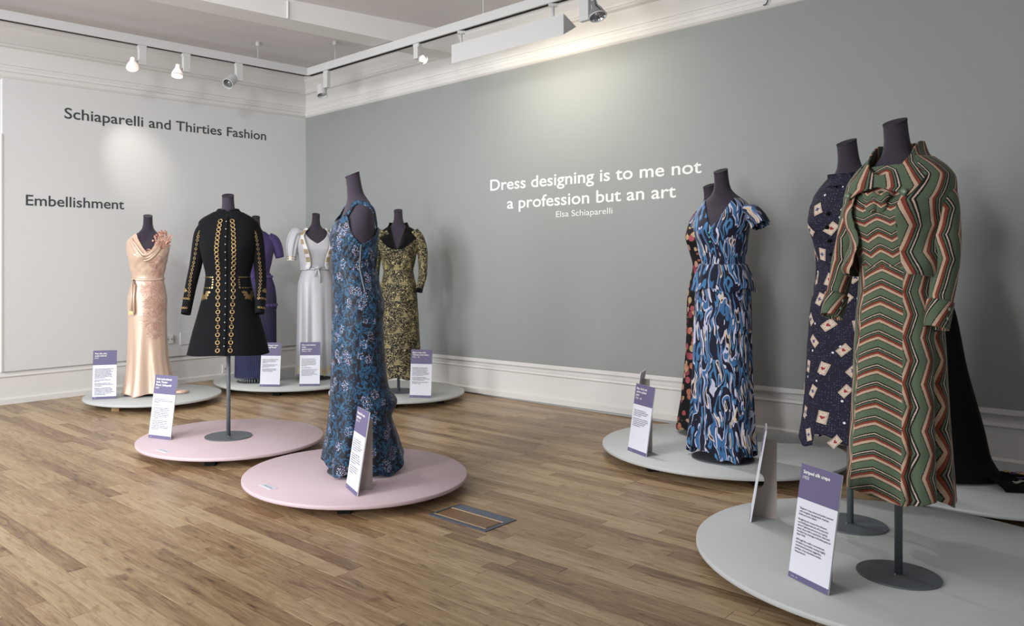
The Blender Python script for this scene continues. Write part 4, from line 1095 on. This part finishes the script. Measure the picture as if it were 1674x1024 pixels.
# ---- blue brushstroke dress
mx, my, mr = 1.49, 4.32, R(-50)
mannequin(mx, my, mr, 'aubergine dress form wearing the blue brushstroke print dress', 1.575, 0.165)
g = garment('day_dress', 'long blue, black and cream brushstroke print dress with peplum', 'dress', mx, my, mr)
rows = shift(UP[:9], .012, .95)+[(.03, .176, .138, 0, 0), (.30, .158, .122, 0, 0), (.60, .150, .116, 0, 0), (.80, .149, .113, 0, 0), (.93, .144, .108, 0, 0), (1.0, .130, .098, 0, 0)]
S = Form(rows, fold=add(ripple(10, .018, .03, .95, 21, .9), ruche(.0015, 1.12, .1, 70, 1.0)), zb=1.25, top=1.70)
zt = vline(S, 1.27, .078, 1.425, 1.43, .9)
cloth('dress_body', S, M_brush, g, lambda u: .037+.022*np.cos(3*u+1.2)+.010*np.cos(11*u), zt, nu=260, nz=170)
Sp = Form([(.925, .162, .124, 0, 0), (.97, .152, .116, 0, 0), (1.01, .142, .110, 0, 0), (1.06, .122, .094, 0, 0)], bust=0, fold=ripple(9, .007, .92, 1.06, 22, 1.0), top=1.7)
cloth('peplum', Sp, M_brush, g, lambda u: .928+.012*np.cos(5*u), 1.065, nu=160, nz=24, off=.010, v0=.31)
band('waist_seam', S, [(-PI+.01, 1.065), (0, 1.06), (PI-.01, 1.065)], .016, M_brush, g, .012, .003, 80)
for sg in (-1, 1):
    k = 1.0 if sg > 0 else .76
    s_ = Sleeve([(sg*.09, .006, 1.358), (sg*.155*k, .006, 1.352), (sg*.198*k, 0, 1.318), (sg*.225*k, -.004, 1.272)], [.036, .046*k, .050*k, .053*k], fold=lambda u, v: .005*np.cos(7*u)*v)
    sleeve('cap_sleeve', s_, M_brush, g, nu=60, nz=30)
m = MB()
for i in range(4):
    c = S.pt(-.02+.05*(i == 0), 1.262-.024*i, .010); m.lathe([(.006, 0), (.006, .003), (.003, .0045)], 12, M=Matrix.Translation(c) @ Matrix.Rotation(PI/2, 4, 'X'))
m.build('front_buttons', plain('turquoise button', (70, 160, 150), .3), g, True)

# ---- rose print gown behind it
mx, my, mr = 1.640, 4.96, R(-60)
mannequin(mx, my, mr, 'aubergine dress form wearing the rose print gown, farther back', 1.56, 0.15)
g = garment('evening_gown', 'black gown with pink and cream rose print behind the blue brushstroke dress', 'dress', mx, my, mr)
rows = UP[:9]+[(.03, .20, .205, 0, 0), (.25, .175, .165, 0, 0), (.55, .160, .128, 0, 0), (.85, .158, .112, 0, 0), (.97, .135, .098, 0, 0)]
S = Form(rows, fold=ripple(7, .012, .03, .7, 31), zb=1.235, top=1.7)
cloth('dress_body', S, M_roses, g, lambda u: .03+.01*np.cos(5*u), vline(S, 1.27, .07, 1.41, 1.41), nu=160, nz=100)

# ---- playing card print outfit
mx, my, mr = 1.631, 3.215, R(-66)
mannequin(mx, my, mr, 'aubergine dress form on a stand in the card print dress', 1.560, 0.138)
g = garment('printed_dress', 'navy dotted dress scattered with playing cards behind the striped outfit', 'dress', mx, my, mr)
rows = UP[:9]+[(.335, .185, .165, 0, 0), (.50, .172, .142, 0, 0), (.75, .162, .122, 0, 0), (.88, .156, .112, 0, 0), (.98, .132, .100, 0, 0)]
S = Form(rows, fold=ripple(6, .012, .33, .95, 41, 1.0), zb=1.235, top=1.70)
cloth('dress_body', S, M_dots, g, lambda u: .348+.022*np.sign(np.sin(4*u+.6))+.012*np.cos(6*u), vline(S, 1.375, .06, 1.43, 1.44), nu=260, nz=120, off=.006)
def heart(s): return [(0, 0), (0, -s*1.1), (s, .15*s), (s*.75, .8*s), (s*.3, .8*s), (0, .35*s), (-s*.3, .8*s), (-s*.75, .8*s), (-s, .15*s)]
def playing_card(S, u, v, rot, k, off, sc_=1.0, par=None):
    w, h = .0155*sc_, .0245*sc_
    m = MB(); patch(m, S, u, v, rect(w, h, 3), off, rot); cd = m.build('card_motif', plain('cream print', (206, 188, 170), .8), par)
    if isinstance(S, Sleeve): pr = None
    fr = MB()
    for a, b, c_, d in ((-w*.85, w*.85, -h*.88, -h*.83), (-w*.85, w*.85, h*.83, h*.88), (-w*.88, -w*.80, -h*.86, h*.86), (w*.80, w*.88, -h*.86, h*.86)):
        patch(fr, S, u, v, [((a+b)/2, (c_+d)/2), (a, c_), (b, c_), (b, d), (a, d)], off+.0006, rot)
    for q in range(5):
        w2 = 2*PI*q/5+k; patch(fr, S, u, v, [(.010*math.cos(w2)*sc_, .015*math.sin(w2)*sc_)]+[(.010*math.cos(w2)*sc_+.003*math.cos(p), .015*math.sin(w2)*sc_+.0011*math.sin(p)) for p in (0, 1.5, 3, 4.5)], off+.0008, rot)
    pip = MB()
    if k % 2: patch(pip, S, u, v, heart(.0072*sc_), off+.001, rot)
    else:
        for q in range(4): patch(pip, S, u, v, ell(.0028*sc_, .0050*sc_, 6, 0, .0045*sc_), off+.001, rot+q*PI/2)
    third = par.parent is not None
    if third:                                        # on a sleeve: keep to three levels, one mesh per card
        me = cd.data
        for x, mt in ((fr, plain('sepia print', (120, 96, 90), .8)), (pip, plain('red print', (150, 30, 45), .8) if k % 2 else plain('blue print', (50, 56, 110), .8))):
            bm = bmesh.new(); bm.from_mesh(me); vs = [bm.verts.new(p) for p in x.v]; me.materials.append(mt); mi = len(me.materials)-1
            for f in x.f: bm.faces.new([vs[i] for i in f]).material_index = mi
            bm.to_mesh(me); bm.free()
    else:
        fr.build('border', plain('sepia print', (120, 96, 90), .8), cd)
        pip.build('heart' if k % 2 else 'spade', plain('red print', (150, 30, 45), .8) if k % 2 else plain('blue print', (50, 56, 110), .8), cd)
rc = random.Random(9)
cnt = 0
for row in range(11):
    for k in range(9):
        u = -PI+2*PI*(k+.5*(row % 2))/9+rc.uniform(-.1, .1); z = .37+row*.092+rc.uniform(-.012, .012)
        if z > 1.40: continue
        playing_card(S, u, z, rc.uniform(-.9, .9), cnt, .0075, 1.0, g); cnt += 1
for sg, pth in ((-1, [(-.105, .004, 1.345), (-.138, .008, 1.28), (-.145, .02, 1.17), (-.140, .022, 1.05), (-.138, .025, .955)]), (1, [(.105, .004, 1.345), (.145, 0, 1.28), (.160, -.01, 1.17), (.165, -.03, 1.05), (.16, -.05, .96)])):
    s_ = Sleeve(pth, [.036, .046, .040, .040, .052], fold=lambda u, v: .008*np.cos(5*u)*v**3)
    so = sleeve('sleeve', s_, M_dots, g, nu=50, nz=50)
    for i, (u, v) in enumerate(((-.6, .15), (.9, .2), (-1.4, .38), (.2, .42), (1.6, .5), (-.7, .62), (.7, .72), (-1.7, .8), (-.1, .9), (1.5, .88))): playing_card(s_, u, v, rc.uniform(-.8, .8), i, .003, .85, so)
Sn = Form([(1.385, .105, .080, 0, .008), (1.42, .080, .068, 0, .004), (1.455, .072, .066, 0, 0)], bust=0, top=1.9, fold=lambda u, z: .006*np.sin(14*u)*np.clip((z-1.39)*20, 0, 1))
cloth('ruffled_collar', Sn, M_dots, g, 1.385, lambda u: 1.445+.012*np.cos(u+PI), nu=120, nz=12, off=.006)
m = MB()
for i in range(5):
    c = S.pt(0, 1.27-.055*i, .012); m.lathe([(.009, 0), (.009, .006), (.004, .009)], 12, M=Matrix.Translation(c) @ Matrix.Rotation(PI/2, 4, 'X'))
m.build('front_buttons', M_velvet, g, True)

# ---- striped dress and jacket, nearest the camera
mx, my, mr = 1.528, 2.686, R(-60)
mannequin(mx, my, mr, 'aubergine dress form on the nearest stand wearing the striped outfit', 1.545, 0.130)
g = garment('striped_dress', 'long green, rust and cream zigzag crepe dress nearest the camera', 'dress', mx, my, mr)
rows = UP[:9]+[(.255, .152, .146, 0, .0), (.40, .146, .134, 0, .0), (.60, .138, .120, 0, 0), (.80, .132, .110, 0, 0), (.90, .127, .102, 0, 0), (.98, .120, .096, 0, 0)]
def pleat(u, z):
    uu = (u+PI) % (2*PI)-PI; t = np.clip((.98-z)/.7, 0, 1)
    return t*(.010*np.exp(-((np.abs(uu)-.56)/.10)**2)-.016*np.exp(-((np.abs(uu)-.74)/.07)**2)-.030*np.exp(-((uu-1.45)/.10)**2)+.020*np.exp(-((uu-1.75)/.18)**2)+.012*np.cos(5*uu+1))
S = Form(rows, fold=pleat, zb=1.235, top=1.70)
cloth('skirt', S, M_zz_skirt, g, lambda u: .288+.010*np.cos(4*u+1)-.018*np.exp(-((u-1.8)/.25)**2), 1.06, nu=260, nz=150, off=.006)
cloth('bodice', S, M_zz_top, g, 1.05, lambda u: 1.40+0*u, nu=180, nz=70, off=.006)
# gathered bow under the neck
bw = MB()
for i, (dx, dz, rx, rz_, w) in enumerate(((-.022, .012, .026, .017, .5), (.024, .010, .027, .016, -.5), (-.014, -.016, .020, .022, -.7), (.018, -.018, .018, .022, .6), (0, .0, .013, .015, 0), (0, .02, .02, .012, .1))):
    M = Matrix.Translation((dx, -.128-.004*(i % 3), 1.275+dz)) @ Matrix.Rotation(w, 4, 'Y') @ Matrix.Diagonal((rx, .012, rz_, 1))
    k = len(bw.v)
    for a in range(9):
        for b_ in range(16):
            th, ph = PI*a/8, 2*PI*b_/16; rr_ = 1+.10*math.sin(6*ph+i)
            bw.v.append(tuple(M @ Vector((math.sin(th)*math.cos(ph)*rr_, math.sin(th)*math.sin(ph)*rr_, math.cos(th)))))
    for a in range(8):
        for b_ in range(16): bw.f.append((k+a*16+b_, k+(a+1)*16+b_, k+(a+1)*16+(b_+1) % 16, k+a*16+(b_+1) % 16))
bo = link_mesh('bow', bw.v, bw.f, M_zz_top, g, True, [(v[0]*1.5, v[2]*1.2) for v in bw.v])
j = garment('striped_jacket', 'short matching zigzag striped jacket with long sleeves, nearest the camera', 'jacket', mx, my, mr)
rj = [(z, a*1.0+.004, b_*1.10+.006, cx, cy) for z, a, b_, cx, cy in UP[1:8]]+[(1.005, .136, .112, 0, 0), (1.02, .148, .126, 0, 0), (1.05, .158, .138, 0, -.004), (1.09, .152, .130, 0, -.004)]
Sj = Form(rj, fold=add(ruche(.0015, 1.15, .12, 50, 1.5), lambda u, z: .007*np.exp(-((z-1.05)/.03)**2)*np.cos(7*u)), zb=1.235, top=1.70)
def ff(side):
    nU, nZ = 90, 80; w = np.linspace(0, 1, nU)[None]; q = np.linspace(0, 1, nZ)[:, None]
    Z0 = 1.02+q*(1.425-1.02)+0*w
    ue = np.interp(Z0, [1.02, 1.06, 1.15, 1.25, 1.33, 1.425], [.62, .50, .42, .40, .46, .9])
    U = ue+(PI-ue)*w; Z = Z0+(.012*np.exp(-(w/.2)**2)*(1-q)); U = U*side
    if side < 0: U = U[:, ::-1]; Z = Z[:, ::-1]
    return U, Z
for side in (-1, 1):
    U, Z = ff(side); P = Sj.xyz(U, Z, .010)
    grid_mesh('jacket_body', P, np.stack([np.abs(U)*.15, Z], -1), M_zz_jacket, j, False, .003)
slj = Sleeve([(-.112, .004, 1.335), (-.150, .006, 1.28), (-.180, .006, 1.17), (-.197, -.015, 1.05), (-.196, -.075, .885)], [.040, .052, .048, .043, .034])
srj = Sleeve([(.112, .004, 1.335), (.140, .006, 1.28), (.152, .006, 1.17), (.158, -.01, 1.05), (.156, -.055, .868)], [.040, .052, .048, .044, .036])
for s_, uo in ((slj, .03), (srj, .0)):
    so = sleeve('sleeve', s_, M_zz_jacket, j, nu=60, nz=90, uo=uo)
    e0 = Vector([float(f(1.0)) for f in s_.f]); e1 = Vector([float(f(.90)) for f in s_.f])
    s2 = Sleeve([tuple(e1), tuple(e0+(e0-e1)*.12)], [.045, .041]); sleeve('turned_cuff', s2, M_zz_jacket, so, nz=10, uo=.05)
    m = MB()
    for i in range(2): c = s2.pt(1.3, .3+.35*i, .002); m.lathe([(.007, 0), (.006, .004)], 10, M=Matrix.Translation(c) @ Matrix.Rotation(PI/2, 4, 'Y'))
    m.build('cuff_button', plain('green button', (96, 112, 92), .35, .6), so, True)
Sk = Form([(1.28, .175, .128, 0, -.012), (1.335, .160, .108, 0, -.004), (1.375, .130, .092, 0, .004), (1.41, .098, .080, 0, .006), (1.445, .074, .068, 0, .003), (1.485, .064, .060, 0, -.004)], bust=.006, zb=1.28, top=1.9, fold=lambda u, z: .004*np.cos(4*u+20*z))
def ckb(u):
    a = np.abs((u+PI) % (2*PI)-PI); return np.interp(a, [0, .35, .52, .62, .9, 1.4, PI], [1.325, 1.305, 1.285, 1.295, 1.35, 1.395, 1.40])
def ckt(u):
    a = np.abs((u+PI) % (2*PI)-PI); return np.interp(a, [0, .25, .6, 1.1, 1.6, PI], [1.362, 1.378, 1.412, 1.450, 1.478, 1.482])
cl = cloth('scarf_collar', Sk, M_zz_jacket, j, ckb, ckt, nu=180, nz=34, off=.008, thick=.006, v0=.04)

for sg in (-1, 1):
    m = MB(); c = Sk.pt(sg*.50, 1.300, .012); m.lathe([(.010, 0), (.010, .004), (.005, .0065)], 16, M=Matrix.Translation(c) @ Matrix.Rotation(PI/2, 4, 'X'))
    m.build('collar_button', MATS['green button'], j, True)

# ---- black gown with embroidered train, far right
mx, my, mr = 2.36, 4.05, 0.0
mannequin(mx, my, mr, 'aubergine dress form hidden behind the striped outfit in the black gown', 1.53, 0.15)
g = garment('evening_gown', 'long black gown with a train of embroidered flowers at the right edge', 'dress', mx, my, mr)
rows = shift(UP[:9], -.03, .95)+[(.01, .290, .270, .115, -.01), (.10, .270, .235, .095, 0), (.22, .256, .215, .085, 0), (.54, .216, .165, .046, 0), (.85, .186, .130, .016, 0), (.97, .140, .105, .0, 0)]
S = Form(rows, fold=ripple(6, .016, .0, .85, 51, 1.1), zb=1.2, top=1.7)
cloth('dress_body', S, M_crepe, g, .012, vline(S, 1.25, .07, 1.38, 1.38), nu=180, nz=90)
nx, ny = 50, 26; P = np.zeros((ny, nx, 3)); UV = np.zeros((ny, nx, 2))
for i in range(ny):
    for k in range(nx):
        q, w = k/(nx-1), i/(ny-1); x = .22+q*.46; c = -.16-.13*q; hw = .235*(1-.25*q)*(1 if q < .85 else math.sqrt(max(0, 1-((q-.85)/.16)**2)))
        y = c+(w-.5)*2*hw; z = .004+.016*(1-(2*w-1)**2)**.5+.010*math.sin(9*w+4*q)*math.sin(PI*w)+.08*max(0, .25-q)*math.sin(PI*w)
        P[i, k] = (x, y, z); UV[i, k] = (x, y)
grid_mesh('train', P, UV, M_crepe, g, False)
ft = [MB() for _ in range(4)]; rf = random.Random(12)
def on_train(q, w):
    k = min(nx-1, max(0, q*(nx-1))); i = w*(ny-1); return Vector(P[int(i), int(k)])+Vector((0, 0, .005))
for c_ in range(34):
    q, w = .04+.90*rf.random(), .28+.50*rf.random(); p = on_train(q, w); kind = rf.randrange(4)
    for i in range(6):
        a = 2*PI*i/6+rf.random(); d = Vector((math.cos(a), math.sin(a), 0))*rf.uniform(.012, .022); n = Vector((-d.y, d.x, 0))*.55
        b0_ = p+Vector((0, 0, .002*(i % 3)))
        ft[kind].add([b0_, b0_+d*.5+n, b0_+d+n*.4, b0_+d-n*.4, b0_+d*.5-n], [(0, 4, 3, 2, 1)])
for a_, c_ in zip(ft, ((196, 150, 150), (204, 184, 96), (86, 58, 110), (190, 186, 170))):
    o = a_.build('embroidered_flowers', plain('floss %d' % c_[0], c_, .7), g); o['kind'] = 'stuff'
